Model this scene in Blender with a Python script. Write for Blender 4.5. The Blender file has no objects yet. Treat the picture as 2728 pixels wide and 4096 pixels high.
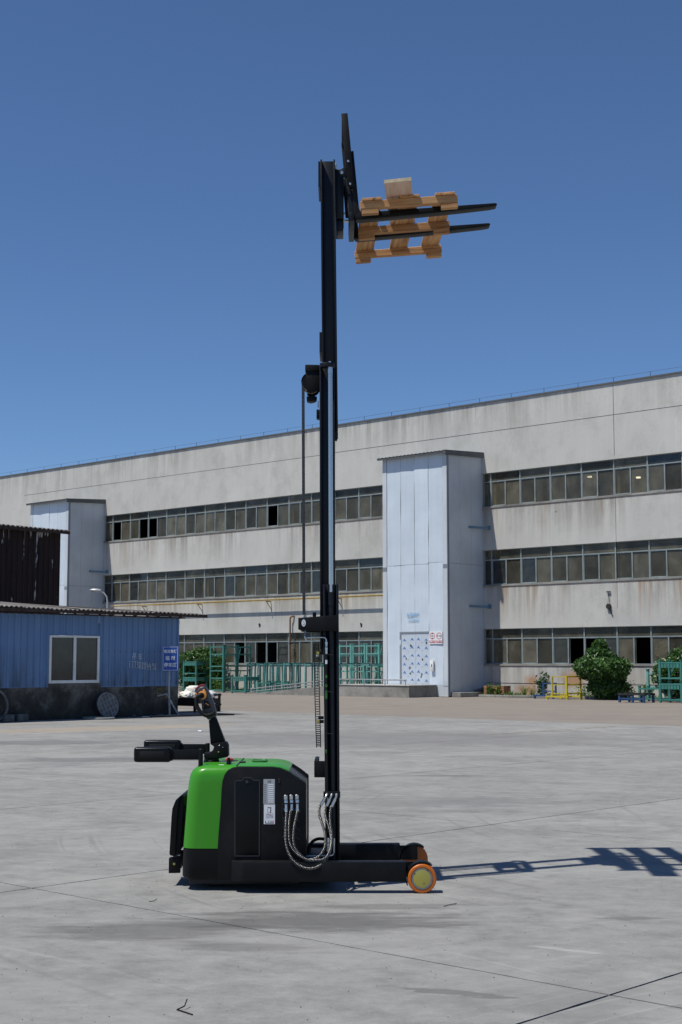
import bpy, bmesh, math, random
from mathutils import Vector, Matrix, noise

random.seed(7)
SC = bpy.context.scene
COL = SC.collection
R = math.radians

# ------------------------------------------------------------------ camera
EYE = 1.66
PITCH = R(5.99)
FPX = 5689.0                      # 50 mm lens on a 36 mm high frame of 4096 px
cam = bpy.data.cameras.new('Camera')
cam.sensor_fit = 'VERTICAL'
cam.sensor_height = 36.0
cam.sensor_width = 24.0
cam.lens = 50.0
cam.clip_start = 0.1
cam.clip_end = 3000.0
cam_o = bpy.data.objects.new('Camera', cam)
COL.objects.link(cam_o)
cam_o.location = (0, 0, EYE)
cam_o.rotation_euler = (math.pi / 2 + PITCH, 0, 0)
SC.camera = cam_o

# ------------------------------------------------------------------ light
SUN_TRAVEL = Vector((2.05, 1.06, -5.05)).normalized()
to_sun = -SUN_TRAVEL
SUN_EL = math.asin(to_sun.z)
SUN_ROT = math.atan2(to_sun.x, to_sun.y)
world = bpy.data.worlds.new('World')
SC.world = world
world.use_nodes = True
wn = world.node_tree
wn.nodes.clear()
sky = wn.nodes.new('ShaderNodeTexSky')
sky.sky_type = 'NISHITA'
sky.sun_disc = False
sky.sun_elevation = SUN_EL
sky.sun_rotation = SUN_ROT
sky.altitude = 0
sky.air_density = 0.8
sky.dust_density = 0.0
sky.ozone_density = 10.0
bg = wn.nodes.new('ShaderNodeBackground')
bg.inputs['Strength'].default_value = 0.1
wo = wn.nodes.new('ShaderNodeOutputWorld')
wn.links.new(sky.outputs[0], bg.inputs[0])
wn.links.new(bg.outputs[0], wo.inputs[0])

sun = bpy.data.lights.new('Sun', 'SUN')
sun.energy = 4.8
sun.angle = R(0.53)
sun.color = (1.0, 0.962, 0.872)
sun_o = bpy.data.objects.new('Sun', sun)
COL.objects.link(sun_o)
sun_o.location = (-20, -10, 50)
sun_o.rotation_euler = SUN_TRAVEL.to_track_quat('-Z', 'Y').to_euler()

SC.view_settings.view_transform = 'Standard'
SC.view_settings.look = 'None'
SC.view_settings.exposure = 0.0
SC.view_settings.gamma = 1.0
SC.view_settings.use_curve_mapping = False
SC.render.film_transparent = False
SC.cycles.max_bounces = 6
SC.cycles.transparent_max_bounces = 8
SC.cycles.use_denoising = True

# ------------------------------------------------------------------ site axes
# The factory, the sheds and the yard slabs all share one grid: p runs along
# the facade (to the right), q runs towards the facade.
GRID = math.atan2(-0.6811, 0.7322)
CR, SR = math.cos(GRID), -math.sin(GRID)


def W(p, q, z=0.0):
    return Vector((CR * p + SR * q, -SR * p + CR * q, z))


def ray(u, v):
    dx = (u - 1364.0) / FPX
    dy = (2048.0 - v) / FPX
    return dx, math.cos(PITCH) - dy * math.sin(PITCH), math.sin(PITCH) + dy * math.cos(PITCH)


def at(u, v, Y):
    """survey point: world X, Z of what the photo shows at (u, v) on the upright plane y = Y"""
    a, b, c = ray(u, v)
    t = Y / b
    return a * t, EYE + c * t


# ------------------------------------------------------------------ materials
def nd(nt, t, **kw):
    n = nt.nodes.new(t)
    for k, v in kw.items():
        setattr(n, k, v)
    return n


def mat_base(name):
    m = bpy.data.materials.new(name)
    m.use_nodes = True
    nt = m.node_tree
    b = nt.nodes['Principled BSDF']
    return m, nt, b


def mixc(nt, fac, a, b, mode='MIX'):
    n = nd(nt, 'ShaderNodeMix', data_type='RGBA', blend_type=mode)
    for sock, val in ((n.inputs[0], fac), (n.inputs[6], a), (n.inputs[7], b)):
        if isinstance(val, bpy.types.NodeSocket):
            nt.links.new(val, sock)
        elif isinstance(val, (int, float)):
            sock.default_value = val
        else:
            sock.default_value = (*val[:3], 1)
    return n.outputs[2]


def math_n(nt, op, a, b=None, clamp=False):
    n = nd(nt, 'ShaderNodeMath', operation=op, use_clamp=clamp)
    for i, val in enumerate((a, b)):
        if val is None:
            continue
        if isinstance(val, bpy.types.NodeSocket):
            nt.links.new(val, n.inputs[i])
        else:
            n.inputs[i].default_value = val
    return n.outputs[0]


def coords(nt, kind='Object', loc=(0, 0, 0), rot=(0, 0, 0), scale=(1, 1, 1)):
    if kind == 'World':
        g = nd(nt, 'ShaderNodeNewGeometry').outputs['Position']
    else:
        g = nd(nt, 'ShaderNodeTexCoord').outputs[kind]
    mp = nd(nt, 'ShaderNodeMapping', vector_type='POINT')
    mp.inputs['Location'].default_value = loc
    mp.inputs['Rotation'].default_value = rot
    mp.inputs['Scale'].default_value = scale
    nt.links.new(g, mp.inputs[0])
    return mp.outputs[0]


def tex_noise(nt, vec, scale, detail=4, rough=0.55):
    n = nd(nt, 'ShaderNodeTexNoise')
    n.inputs['Scale'].default_value = scale
    n.inputs['Detail'].default_value = detail
    n.inputs['Roughness'].default_value = rough
    nt.links.new(vec, n.inputs['Vector'])
    return n.outputs['Fac']


def ramp(nt, fac, stops):
    n = nd(nt, 'ShaderNodeValToRGB')
    cr = n.color_ramp
    while len(cr.elements) < len(stops):
        cr.elements.new(0.5)
    for e, (p, c) in zip(cr.elements, stops):
        e.position = p
        if isinstance(c, (int, float)):
            c = (c, c, c)
        e.color = (*c, 1)
    nt.links.new(fac, n.inputs[0])
    return n.outputs[0]


def bump(nt, b, h, strength, dist):
    n = nd(nt, 'ShaderNodeBump')
    n.inputs['Strength'].default_value = strength
    n.inputs['Distance'].default_value = dist
    nt.links.new(h, n.inputs['Height'])
    nt.links.new(n.outputs[0], b.inputs['Normal'])


def simple(name, col, rough=0.5, metal=0.0, var=0.25, scale=6.0, spec=0.5, bumps=0.0, bdist=0.002, coat=0.0, dirt=None, dirt_amt=0.5, objvar=0.0, rvar=0.18):
    """plain paint / metal / plastic with uneven tone and roughness"""
    m, nt, b = mat_base(name)
    v = coords(nt, 'Object')
    f = tex_noise(nt, v, scale, 5, 0.6)
    lo = tuple(c * (1 - var) for c in col)
    hi = tuple(min(1, c * (1 + var)) for c in col)
    c = ramp(nt, f, [(0.3, lo), (0.7, hi)])
    if dirt:
        f2 = tex_noise(nt, v, scale * 0.45, 6, 0.7)
        c = mixc(nt, math_n(nt, 'MULTIPLY', ramp(nt, f2, [(0.48, 0.0), (0.68, 1.0)]), dirt_amt), c, dirt)
    if objvar:
        rnd = nd(nt, 'ShaderNodeObjectInfo').outputs['Random']
        k = math_n(nt, 'ADD', math_n(nt, 'MULTIPLY', rnd, 2 * objvar), 1 - objvar)
        mul = nd(nt, 'ShaderNodeVectorMath', operation='SCALE')
        nt.links.new(c, mul.inputs[0])
        nt.links.new(k, mul.inputs[3])
        c = mul.outputs[0]
    nt.links.new(c, b.inputs['Base Color'])
    f3 = tex_noise(nt, v, scale * 3.1, 3, 0.6)
    r = math_n(nt, 'ADD', math_n(nt, 'MULTIPLY', f3, rvar), max(0.02, rough - rvar / 2))
    nt.links.new(r, b.inputs['Roughness'])
    b.inputs['Metallic'].default_value = metal
    b.inputs['Specular IOR Level'].default_value = spec
    if coat:
        b.inputs['Coat Weight'].default_value = coat
        b.inputs['Coat Roughness'].default_value = 0.08
    if bumps:
        bump(nt, b, f3, bumps, bdist)
    return m


M = {}


def make_materials():
    # --- yard concrete
    m, nt, b = mat_base('yard_concrete')
    v = coords(nt, 'World')
    big = tex_noise(nt, v, 0.22, 5, 0.6)
    mid = tex_noise(nt, v, 1.6, 6, 0.65)
    vs = coords(nt, 'World', rot=(0, 0, R(8)), scale=(0.55, 1.15, 1))
    streak = tex_noise(nt, vs, 1.4, 7, 0.68)
    fine = tex_noise(nt, v, 70, 3, 0.7)
    c = ramp(nt, big, [(0.3, (0.185, 0.184, 0.178)), (0.7, (0.26, 0.257, 0.248))])
    c = mixc(nt, 0.6, c, ramp(nt, streak, [(0.30, (0.115, 0.115, 0.113)), (0.48, (0.215, 0.213, 0.206)), (0.70, (0.30, 0.297, 0.287))]))
    c = mixc(nt, 0.42, c, ramp(nt, mid, [(0.3, (0.135, 0.135, 0.131)), (0.5, (0.225, 0.222, 0.215)), (0.7, (0.31, 0.305, 0.295))]))
    c = mixc(nt, 0.24, c, ramp(nt, fine, [(0.3, 0.09), (0.7, 0.36)]))
    vm = coords(nt, 'World', rot=(0, 0, R(4)), scale=(0.8, 1.0, 1))
    mott = tex_noise(nt, vm, 4.5, 7, 0.80)
    c = mixc(nt, 0.42, c, ramp(nt, mott, [(0.33, (0.10, 0.10, 0.097)), (0.48, (0.215, 0.214, 0.206)), (0.66, (0.33, 0.327, 0.315))]))
    speck = tex_noise(nt, vm, 60, 3, 0.6)
    c = mixc(nt, ramp(nt, speck, [(0.66, 0.0), (0.74, 0.6)]), c, (0.06, 0.06, 0.058))
    # broad worn patches
    pat = tex_noise(nt, v, 0.75, 5, 0.55)
    c = mixc(nt, ramp(nt, pat, [(0.50, 0.0), (0.56, 0.32)]), c, (0.30, 0.296, 0.284))
    c = mixc(nt, ramp(nt, tex_noise(nt, coords(nt, 'World', loc=(31, 7, 0)), 0.55, 6, 0.62), [(0.54, 0.0), (0.64, 0.38)]), c, (0.135, 0.134, 0.131))
    # curved tyre scuffs
    for (tx, ty, fq, lim, amt, tc) in ((4.5, 3.0, 9.0, 0.60, 0.38, (0.34, 0.337, 0.325)), (-7.0, 2.0, 7.0, 0.62, 0.34, (0.33, 0.327, 0.315)), (9.0, 16.0, 6.0, 0.60, 0.34, (0.12, 0.12, 0.118)), (-4.0, 16.0, 8.0, 0.63, 0.30, (0.12, 0.12, 0.118))):
        sb = nd(nt, 'ShaderNodeVectorMath', operation='SUBTRACT')
        nt.links.new(v, sb.inputs[0])
        sb.inputs[1].default_value = (tx, ty, 0)
        le = nd(nt, 'ShaderNodeVectorMath', operation='LENGTH')
        nt.links.new(sb.outputs[0], le.inputs[0])
        cx_ = nd(nt, 'ShaderNodeCombineXYZ')
        nt.links.new(le.outputs['Value'], cx_.inputs[0])
        rn_ = tex_noise(nt, cx_.outputs[0], fq, 3, 0.7)
        mk_ = ramp(nt, tex_noise(nt, coords(nt, 'World', loc=(tx, ty * 3, 0)), 0.45, 4, 0.6), [(0.50, 0.0), (0.62, 1.0)])
        fm = math_n(nt, 'MULTIPLY', ramp(nt, rn_, [(lim - 0.06, 0.0), (lim, 1.0)]), mk_)
        c = mixc(nt, math_n(nt, 'MULTIPLY', fm, amt), c, tc)
    vsc = coords(nt, 'World', rot=(0, 0, R(35)), scale=(0.25, 9.0, 1))
    scr = tex_noise(nt, vsc, 1.6, 3, 0.5)
    c = mixc(nt, ramp(nt, scr, [(0.69, 0.0), (0.74, 0.35)]), c, (0.36, 0.355, 0.345))
    # per-slab tone
    rnd = nd(nt, 'ShaderNodeObjectInfo').outputs['Random']
    k = math_n(nt, 'ADD', math_n(nt, 'MULTIPLY', rnd, 0.10), 1.0)
    sc = nd(nt, 'ShaderNodeVectorMath', operation='SCALE')
    nt.links.new(c, sc.inputs[0])
    nt.links.new(k, sc.inputs[3])
    c = sc.outputs[0]

    def blot(c, x, y, rx, ry, ang, col, amt, edge=(0.25, 0.5), ns=2.5):
        mp = coords(nt, 'World')
        sub = nd(nt, 'ShaderNodeVectorMath', operation='SUBTRACT')
        nt.links.new(mp, sub.inputs[0])
        sub.inputs[1].default_value = (x, y, 0)
        mm = nd(nt, 'ShaderNodeMapping', vector_type='TEXTURE')
        mm.inputs['Rotation'].default_value = (0, 0, R(ang))
        mm.inputs['Scale'].default_value = (rx, ry, 1)
        nt.links.new(sub.outputs[0], mm.inputs[0])
        ln = nd(nt, 'ShaderNodeVectorMath', operation='LENGTH')
        nt.links.new(mm.outputs[0], ln.inputs[0])
        n1 = tex_noise(nt, coords(nt, 'World', rot=(0, 0, R(-6)), scale=(0.5, 2.0, 1)), ns, 7, 0.7)
        f = math_n(nt, 'ADD', math_n(nt, 'SUBTRACT', 1.0, ln.outputs['Value']), math_n(nt, 'MULTIPLY', math_n(nt, 'SUBTRACT', n1, 0.5), 2.2))
        f = ramp(nt, f, [(edge[0], 0.0), (edge[1], 1.0)])
        return mixc(nt, math_n(nt, 'MULTIPLY', f, amt), c, col)
    dk = (0.088, 0.087, 0.085)
    c = blot(c, -0.15, 9.35, 1.25, 0.50, -2, dk, 0.72, (0.08, 0.55), 3.2)
    c = blot(c, -1.15, 9.05, 1.0, 0.42, 8, dk, 0.55, (0.15, 0.55), 2.6)
    c = blot(c, 0.35, 9.9, 0.9, 0.16, 2, dk, 0.45, (0.2, 0.5), 3.5)
    c = blot(c, -0.6, 8.55, 0.9, 0.22, -14, dk, 0.40, (0.2, 0.6), 3.0)
    c = blot(c, 0.55, 7.38, 0.50, 0.09, -22, (0.12, 0.119, 0.115), 0.7, (0.3, 0.42), 5)
    c = blot(c, 1.9, 9.45, 0.28, 0.12, 0, (0.12, 0.119, 0.115), 0.6, (0.35, 0.45), 6)
    c = blot(c, 1.30, 8.45, 0.34, 0.05, -32, (0.40, 0.40, 0.39), 0.5, (0.2, 0.8), 7)
    c = blot(c, -3.6, 24.5, 3.2, 0.9, 10, (0.115, 0.115, 0.115), 0.55)
    c = blot(c, -6.5, 29.5, 3.4, 1.3, 8, (0.12, 0.12, 0.122), 0.6)
    c = blot(c, 1.5, 21.0, 0.9, 0.30, 0, (0.12, 0.118, 0.115), 0.6)
    c = blot(c, 1.0, 31.0, 9.0, 4.5, 0, (0.165, 0.163, 0.162), 0.55)
    c = blot(c, 1.3, 17.2, 2.0, 0.9, 0, (0.15, 0.149, 0.147), 0.5)
    c = blot(c, -6.0, 35.5, 6.0, 1.6, 38, (0.33, 0.275, 0.215), 0.65)
    nt.links.new(c, b.inputs['Base Color'])
    b.inputs['Roughness'].default_value = 0.86
    b.inputs['Specular IOR Level'].default_value = 0.25
    hb = math_n(nt, 'ADD', math_n(nt, 'MULTIPLY', fine, 0.5), mid)
    bump(nt, b, hb, 0.35, 0.006)
    M['yard'] = m

    M['joint'] = simple('joint_filler', (0.012, 0.0115, 0.011), 0.95, var=0.5, scale=9)
    # --- road
    m, nt, b = mat_base('road_concrete')
    v = coords(nt, 'World')
    vs = coords(nt, 'World', rot=(0, 0, -GRID), scale=(0.12, 0.9, 1))
    s1 = tex_noise(nt, vs, 1.1, 6, 0.65)
    s2 = tex_noise(nt, v, 0.8, 6, 0.6)
    c = ramp(nt, s1, [(0.3, (0.169, 0.148, 0.128)), (0.7, (0.245, 0.212, 0.184))])
    c = mixc(nt, 0.4, c, ramp(nt, s2, [(0.3, (0.158, 0.140, 0.122)), (0.7, (0.252, 0.223, 0.194))]))
    nt.links.new(c, b.inputs['Base Color'])
    b.inputs['Roughness'].default_value = 0.9
    bump(nt, b, tex_noise(nt, v, 30, 3, 0.7), 0.3, 0.006)
    M['road'] = m
    M['earth'] = simple('bed_earth', (0.12, 0.095, 0.065), 0.95, var=0.5, scale=4, bumps=0.8, bdist=0.05)

    # --- facade plaster: vertical run-off streaks, rust below the sills
    m, nt, b = mat_base('facade_plaster')
    v = coords(nt, 'Object')
    f1 = tex_noise(nt, v, 0.35, 6, 0.6)
    vs = coords(nt, 'Object', scale=(1.6, 1.0, 0.10))
    st = tex_noise(nt, vs, 1.3, 7, 0.7)
    fine = tex_noise(nt, v, 14, 4, 0.7)
    c = ramp(nt, f1, [(0.3, (0.491, 0.477, 0.437)), (0.7, (0.583, 0.570, 0.525))])
    c = mixc(nt, 0.22, c, ramp(nt, st, [(0.3, (0.386, 0.375, 0.339)), (0.6, (0.583, 0.570, 0.525))]))
    c = mixc(nt, 0.22, c, ramp(nt, fine, [(0.3, 0.33), (0.7, 0.60)]))
    sep = nd(nt, 'ShaderNodeSeparateXYZ')
    nt.links.new(v, sep.inputs[0])
    z = sep.outputs[2]
    blot_f = tex_noise(nt, coords(nt, 'Object', scale=(1, 1, 0.8)), 0.9, 7, 0.72)
    c = mixc(nt, ramp(nt, blot_f, [(0.50, 0.0), (0.66, 0.5)]), c, (0.367, 0.360, 0.329))
    # patched bays, slightly lighter repaint rectangles
    vb = coords(nt, 'Object', scale=(0.27, 1, 0.26))
    vor = nd(nt, 'ShaderNodeTexVoronoi', distance='CHEBYCHEV')
    vor.inputs['Scale'].default_value = 1.0
    nt.links.new(vb, vor.inputs['Vector'])
    c = mixc(nt, 0.13, c, ramp(nt, vor.outputs['Color'], [(0.2, 0.38), (0.8, 0.62)]))
    for zs, amt in ((1.50, 0.65), (5.22, 0.72), (9.01, 0.78), (14.2, 0.6)):
        # streaks start at the sill and die out below it
        d = math_n(nt, 'SUBTRACT', zs, z)
        fade = ramp(nt, math_n(nt, 'MULTIPLY', d, 0.42), [(0.0, 0.0), (0.004, 1.0), (0.22, 0.7), (0.85, 0.0)])
        vr = coords(nt, 'Object', loc=(zs * 3.1, 0, 0), scale=(1.0, 1, 0.05))
        rn = tex_noise(nt, vr, 2.6, 6, 0.72)
        part = ramp(nt, tex_noise(nt, coords(nt, 'Object', loc=(zs, 0, 0), scale=(1, 1, 0.15)), 0.33, 4, 0.6), [(0.38, 0.18), (0.56, 1.0)])
        fade = math_n(nt, 'MULTIPLY', fade, part)
        msk = math_n(nt, 'MULTIPLY', ramp(nt, rn, [(0.40, 0.0), (0.58, 1.0)]), fade)
        c = mixc(nt, math_n(nt, 'MULTIPLY', msk, amt), c, (0.20, 0.185, 0.16))
        vr2 = coords(nt, 'Object', loc=(zs * 7.7, 0, 0), scale=(0.8, 1, 0.035))
        rn2 = tex_noise(nt, vr2, 1.9, 5, 0.75)
        msk2 = math_n(nt, 'MULTIPLY', ramp(nt, rn2, [(0.555, 0.0), (0.66, 1.0)]), fade)
        if zs < 14:
            c = mixc(nt, math_n(nt, 'MULTIPLY', msk2, 0.7), c, (0.30, 0.17, 0.075))
            line = ramp(nt, d, [(0.0, 1.0), (0.06, 1.0), (0.12, 0.0)])
            line = math_n(nt, 'MULTIPLY', line, ramp(nt, tex_noise(nt, v, 3.0, 5, 0.7), [(0.4, 0.1), (0.6, 0.9)]))
            line = math_n(nt, 'MULTIPLY', line, math_n(nt, 'GREATER_THAN', d, 0.0))
            c = mixc(nt, math_n(nt, 'MULTIPLY', line, 0.7), c, (0.36, 0.25, 0.18))
        else:
            c = mixc(nt, math_n(nt, 'MULTIPLY', msk2, 0.6), c, (0.22, 0.22, 0.215))
    # rust splashes low on the wall
    for (px, pz, rx, rz) in ((-38.9, 0.72, 0.55, 0.45), (-36.6, 0.85, 0.9, 0.55), (-39.2, 0.3, 0.9, 0.4)):
        sub = nd(nt, 'ShaderNodeVectorMath', operation='SUBTRACT')
        nt.links.new(v, sub.inputs[0])
        sub.inputs[1].default_value = (px, 0, pz)
        mm = nd(nt, 'ShaderNodeVectorMath', operation='MULTIPLY')
        nt.links.new(sub.outputs[0], mm.inputs[0])
        mm.inputs[1].default_value = (1 / rx, 0, 1 / rz)
        ln = nd(nt, 'ShaderNodeVectorMath', operation='LENGTH')
        nt.links.new(mm.outputs[0], ln.inputs[0])
        f = math_n(nt, 'ADD', math_n(nt, 'SUBTRACT', 1.0, ln.outputs['Value']), math_n(nt, 'MULTIPLY', math_n(nt, 'SUBTRACT', tex_noise(nt, v, 2.5, 6, 0.7), 0.5), 1.4))
        c = mixc(nt, math_n(nt, 'MULTIPLY', ramp(nt, f, [(0.1, 0.0), (0.7, 1.0)]), 0.75), c, (0.40, 0.19, 0.07))
    nt.links.new(c, b.inputs['Base Color'])
    b.inputs['Roughness'].default_value = 0.9
    b.inputs['Specular IOR Level'].default_value = 0.2
    bump(nt, b, fine, 0.3, 0.01)
    M['plaster'] = m

    # --- dusty tinted glass
    m, nt, b = mat_base('dusty_glass')
    v = coords(nt, 'Object')
    rnd = nd(nt, 'ShaderNodeObjectInfo').outputs['Random']
    comb = nd(nt, 'ShaderNodeCombineXYZ')
    nt.links.new(math_n(nt, 'MULTIPLY', rnd, 90.0), comb.inputs[0])
    add = nd(nt, 'ShaderNodeVectorMath', operation='ADD')
    nt.links.new(v, add.inputs[0])
    nt.links.new(comb.outputs[0], add.inputs[1])
    mp = nd(nt, 'ShaderNodeMapping')
    mp.inputs['Scale'].default_value = (1.2, 1, 0.8)
    nt.links.new(add.outputs[0], mp.inputs[0])
    f = tex_noise(nt, mp.outputs[0], 1.2, 5, 0.62)
    c = ramp(nt, f, [(0.3, (0.075, 0.073, 0.060)), (0.6, (0.15, 0.14, 0.108)), (0.8, (0.27, 0.25, 0.19))])
    k = math_n(nt, 'ADD', math_n(nt, 'MULTIPLY', rnd, 1.0), 0.45)
    s = nd(nt, 'ShaderNodeVectorMath', operation='SCALE')
    nt.links.new(c, s.inputs[0])
    nt.links.new(k, s.inputs[3])
    nt.links.new(s.outputs[0], b.inputs['Base Color'])
    b.inputs['Roughness'].default_value = 0.22
    b.inputs['Specular IOR Level'].default_value = 0.5
    tr = nd(nt, 'ShaderNodeBsdfTransparent')
    tr.inputs[0].default_value = (0.92, 0.88, 0.76, 1)
    ms = nd(nt, 'ShaderNodeMixShader')
    fac = ramp(nt, tex_noise(nt, mp.outputs[0], 0.9, 4, 0.6), [(0.3, 0.30), (0.7, 0.72)])
    nt.links.new(fac, ms.inputs[0])
    nt.links.new(tr.outputs[0], ms.inputs[1])
    nt.links.new(b.outputs[0], ms.inputs[2])
    nt.links.new(ms.outputs[0], nt.nodes['Material Output'].inputs[0])
    M['glass'] = m

    m, nt, b = mat_base('dark_glass')
    b.inputs['Base Color'].default_value = (0.018, 0.02, 0.02, 1)
    v = coords(nt, 'Object')
    f = tex_noise(nt, v, 2.0, 5, 0.6)
    nt.links.new(ramp(nt, f, [(0.3, (0.012, 0.014, 0.014)), (0.75, (0.05, 0.05, 0.046))]), b.inputs['Base Color'])
    b.inputs['Roughness'].default_value = 0.08
    M['dark_glass'] = m

    M['alu'] = simple('window_aluminium', (0.24, 0.28, 0.285), 0.55, 0.1, 0.2, 3)
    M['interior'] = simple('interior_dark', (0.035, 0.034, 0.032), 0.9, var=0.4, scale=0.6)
    M['column'] = simple('interior_column_paint', (0.80, 0.72, 0.55), 0.8, var=0.15, scale=2)

    # --- lift tower cladding: thin dented sheet
    m, nt, b = mat_base('tower_cladding')
    v = coords(nt, 'Object')
    f = tex_noise(nt, v, 0.8, 6, 0.6)
    vs = coords(nt, 'Object', scale=(3.0, 3.0, 0.12))
    st = tex_noise(nt, vs, 1.5, 5, 0.6)
    c = ramp(nt, f, [(0.3, (0.546, 0.617, 0.694)), (0.7, (0.617, 0.689, 0.765))])
    c = mixc(nt, 0.18, c, ramp(nt, st, [(0.3, (0.427, 0.475, 0.523)), (0.7, (0.665, 0.736, 0.808))]))
    rnd = nd(nt, 'ShaderNodeObjectInfo').outputs['Random']
    k = math_n(nt, 'ADD', math_n(nt, 'MULTIPLY', rnd, 0.06), 0.96)
    s = nd(nt, 'ShaderNodeVectorMath', operation='SCALE')
    nt.links.new(c, s.inputs[0])
    nt.links.new(k, s.inputs[3])
    nt.links.new(s.outputs[0], b.inputs['Base Color'])
    b.inputs['Roughness'].default_value = 0.42
    w = coords(nt, 'Object', scale=(0.7, 0.7, 1.0))
    dn = tex_noise(nt, w, 1.3, 3, 0.5)
    bump(nt, b, dn, 0.30, 0.05)
    M['clad'] = m
    M['clad_side'] = simple('tower_side_sheet', (0.52, 0.56, 0.60), 0.5, 0.0, 0.10, 0.7)
    M['trim'] = simple('tower_corner_trim', (0.22, 0.245, 0.28), 0.5, 0.1, 0.12, 1.0)
    M['tower_roof'] = simple('tower_roof_sheet', (0.10, 0.105, 0.11), 0.6, 0.1, 0.2, 1.0)
    M['cement'] = simple('cement_render', (0.27, 0.262, 0.24), 0.92, var=0.28, scale=1.1, bumps=0.4, bdist=0.01, dirt=(0.10, 0.097, 0.09), dirt_amt=0.75)
    M['cement_light'] = simple('platform_top', (0.36, 0.35, 0.33), 0.92, var=0.2, scale=1.4)

    # --- blue corrugated shed
    m, nt, b = mat_base('blue_corrugated_paint')
    v = coords(nt, 'Object')
    sep = nd(nt, 'ShaderNodeSeparateXYZ')
    nt.links.new(v, sep.inputs[0])
    st = tex_noise(nt, coords(nt, 'Object', scale=(2.2, 2.2, 0.10)), 1.6, 6, 0.7)
    f = tex_noise(nt, v, 0.7, 5, 0.6)
    c = ramp(nt, f, [(0.3, (0.088, 0.185, 0.335)), (0.7, (0.13, 0.245, 0.41))])
    c = mixc(nt, 0.45, c, ramp(nt, st, [(0.3, (0.06, 0.14, 0.34)), (0.7, (0.20, 0.30, 0.50))]))
    low = ramp(nt, sep.outputs[2], [(0.0, 1.0), (0.9, 0.0)])
    # grime runs that start low on the right-hand sheets
    gr = tex_noise(nt, coords(nt, 'Object', loc=(4.4, 2.0, 0), scale=(1.2, 1.2, 0.16)), 2.0, 6, 0.72)
    gm = math_n(nt, 'MULTIPLY', ramp(nt, gr, [(0.44, 0.0), (0.66, 1.0)]), ramp(nt, sep.outputs[2], [(0.90, 0.0), (0.96, 1.0)]))
    gm = math_n(nt, 'MULTIPLY', gm, ramp(nt, math_n(nt, 'MULTIPLY', sep.outputs[2], 0.333), [(0.31, 1.0), (0.52, 0.55), (0.72, 0.0)]))
    c = mixc(nt, math_n(nt, 'MULTIPLY', gm, 0.8), c, (0.03, 0.045, 0.055))
    nt.links.new(c, b.inputs['Base Color'])
    b.inputs['Roughness'].default_value = 0.5
    M['blue_sheet'] = m
    # --- rust sheet
    m, nt, b = mat_base('rusted_sheet')
    v = coords(nt, 'Object')
    sep = nd(nt, 'ShaderNodeSeparateXYZ')
    nt.links.new(v, sep.inputs[0])
    st = tex_noise(nt, coords(nt, 'Object', scale=(2.0, 2.0, 0.35)), 2.2, 6, 0.7)
    c = ramp(nt, st, [(0.3, (0.010, 0.005, 0.004)), (0.7, (0.034, 0.015, 0.011))])
    pt = tex_noise(nt, coords(nt, 'Object', loc=(3, 1, 0), scale=(2.6, 2.6, 0.5)), 1.6, 5, 0.6)
    hi = ramp(nt, math_n(nt, 'MULTIPLY', sep.outputs[2], 0.1), [(0.57, 0.0), (0.64, 0.17)])
    pm = ramp(nt, math_n(nt, 'ADD', pt, hi), [(0.655, 0.0), (0.675, 1.0)])
    c = mixc(nt, pm, c, (0.42, 0.40, 0.39))
    nt.links.new(c, b.inputs['Base Color'])
    b.inputs['Roughness'].default_value = 0.85
    M['rust_sheet'] = m
    # --- shed plinth
    m, nt, b = mat_base('mouldy_plinth')
    v = coords(nt, 'Object')
    sep = nd(nt, 'ShaderNodeSeparateXYZ')
    nt.links.new(v, sep.inputs[0])
    f = tex_noise(nt, v, 1.6, 7, 0.72)
    ff = math_n(nt, 'ADD', f, math_n(nt, 'MULTIPLY', sep.outputs[2], 0.22))
    c = ramp(nt, ff, [(0.42, (0.018, 0.017, 0.014)), (0.62, (0.055, 0.050, 0.042)), (0.80, (0.16, 0.15, 0.135))])
    nt.links.new(c, b.inputs['Base Color'])
    b.inputs['Roughness'].default_value = 0.95
    bump(nt, b, f, 0.5, 0.02)
    M['plinth'] = m
    M['roof_sheet'] = simple('weathered_fibre_cement', (0.15, 0.14, 0.135), 0.9, var=0.4, scale=2.2, dirt=(0.06, 0.045, 0.04), dirt_amt=0.7)
    M['rust_iron'] = simple('rusty_iron', (0.055, 0.036, 0.028), 0.85, 0.2, 0.5, 8)
    M['white_frame'] = simple('white_window_frame', (0.72, 0.72, 0.70), 0.5, var=0.08, scale=4, dirt=(0.42, 0.30, 0.20), dirt_amt=0.35)

    # --- reach truck
    M['black'] = simple('black_powder_coat', (0.0045, 0.005, 0.006), 0.5, 0.0, 0.2, 9, spec=0.2, dirt=(0.012, 0.012, 0.0115), dirt_amt=0.7, bumps=0.10, bdist=0.0006)
    M['black_gloss'] = simple('black_gloss_plastic', (0.0035, 0.004, 0.0045), 0.32, 0, 0.15, 6, spec=0.22)
    M['mast'] = simple('mast_paint', (0.0035, 0.0055, 0.0095), 0.42, 0.0, 0.25, 14, spec=0.35)
    M['rubber'] = simple('black_rubber', (0.006, 0.006, 0.0065), 0.6, 0, 0.3, 12, spec=0.3)
    M['green'] = simple('green_gloss_paint', (0.042, 0.25, 0.013), 0.32, 0, 0.03, 3, spec=0.32, coat=0.12)
    M['green_dark'] = simple('green_darker_tone', (0.024, 0.15, 0.011), 0.4, 0, 0.03, 3)  # body green at a darker tone, for the grip dish and hose markings
    M['chrome'] = simple('chrome', (0.60, 0.57, 0.53), 0.24, 1.0, 0.02, 20, rvar=0.0)
    M['steel'] = simple('zinc_steel', (0.60, 0.61, 0.62), 0.32, 1.0, 0.12, 25)
    M['rim_steel'] = simple('turned_rim_steel', (0.30, 0.30, 0.30), 0.4, 1.0, 0.1, 25)
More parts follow.
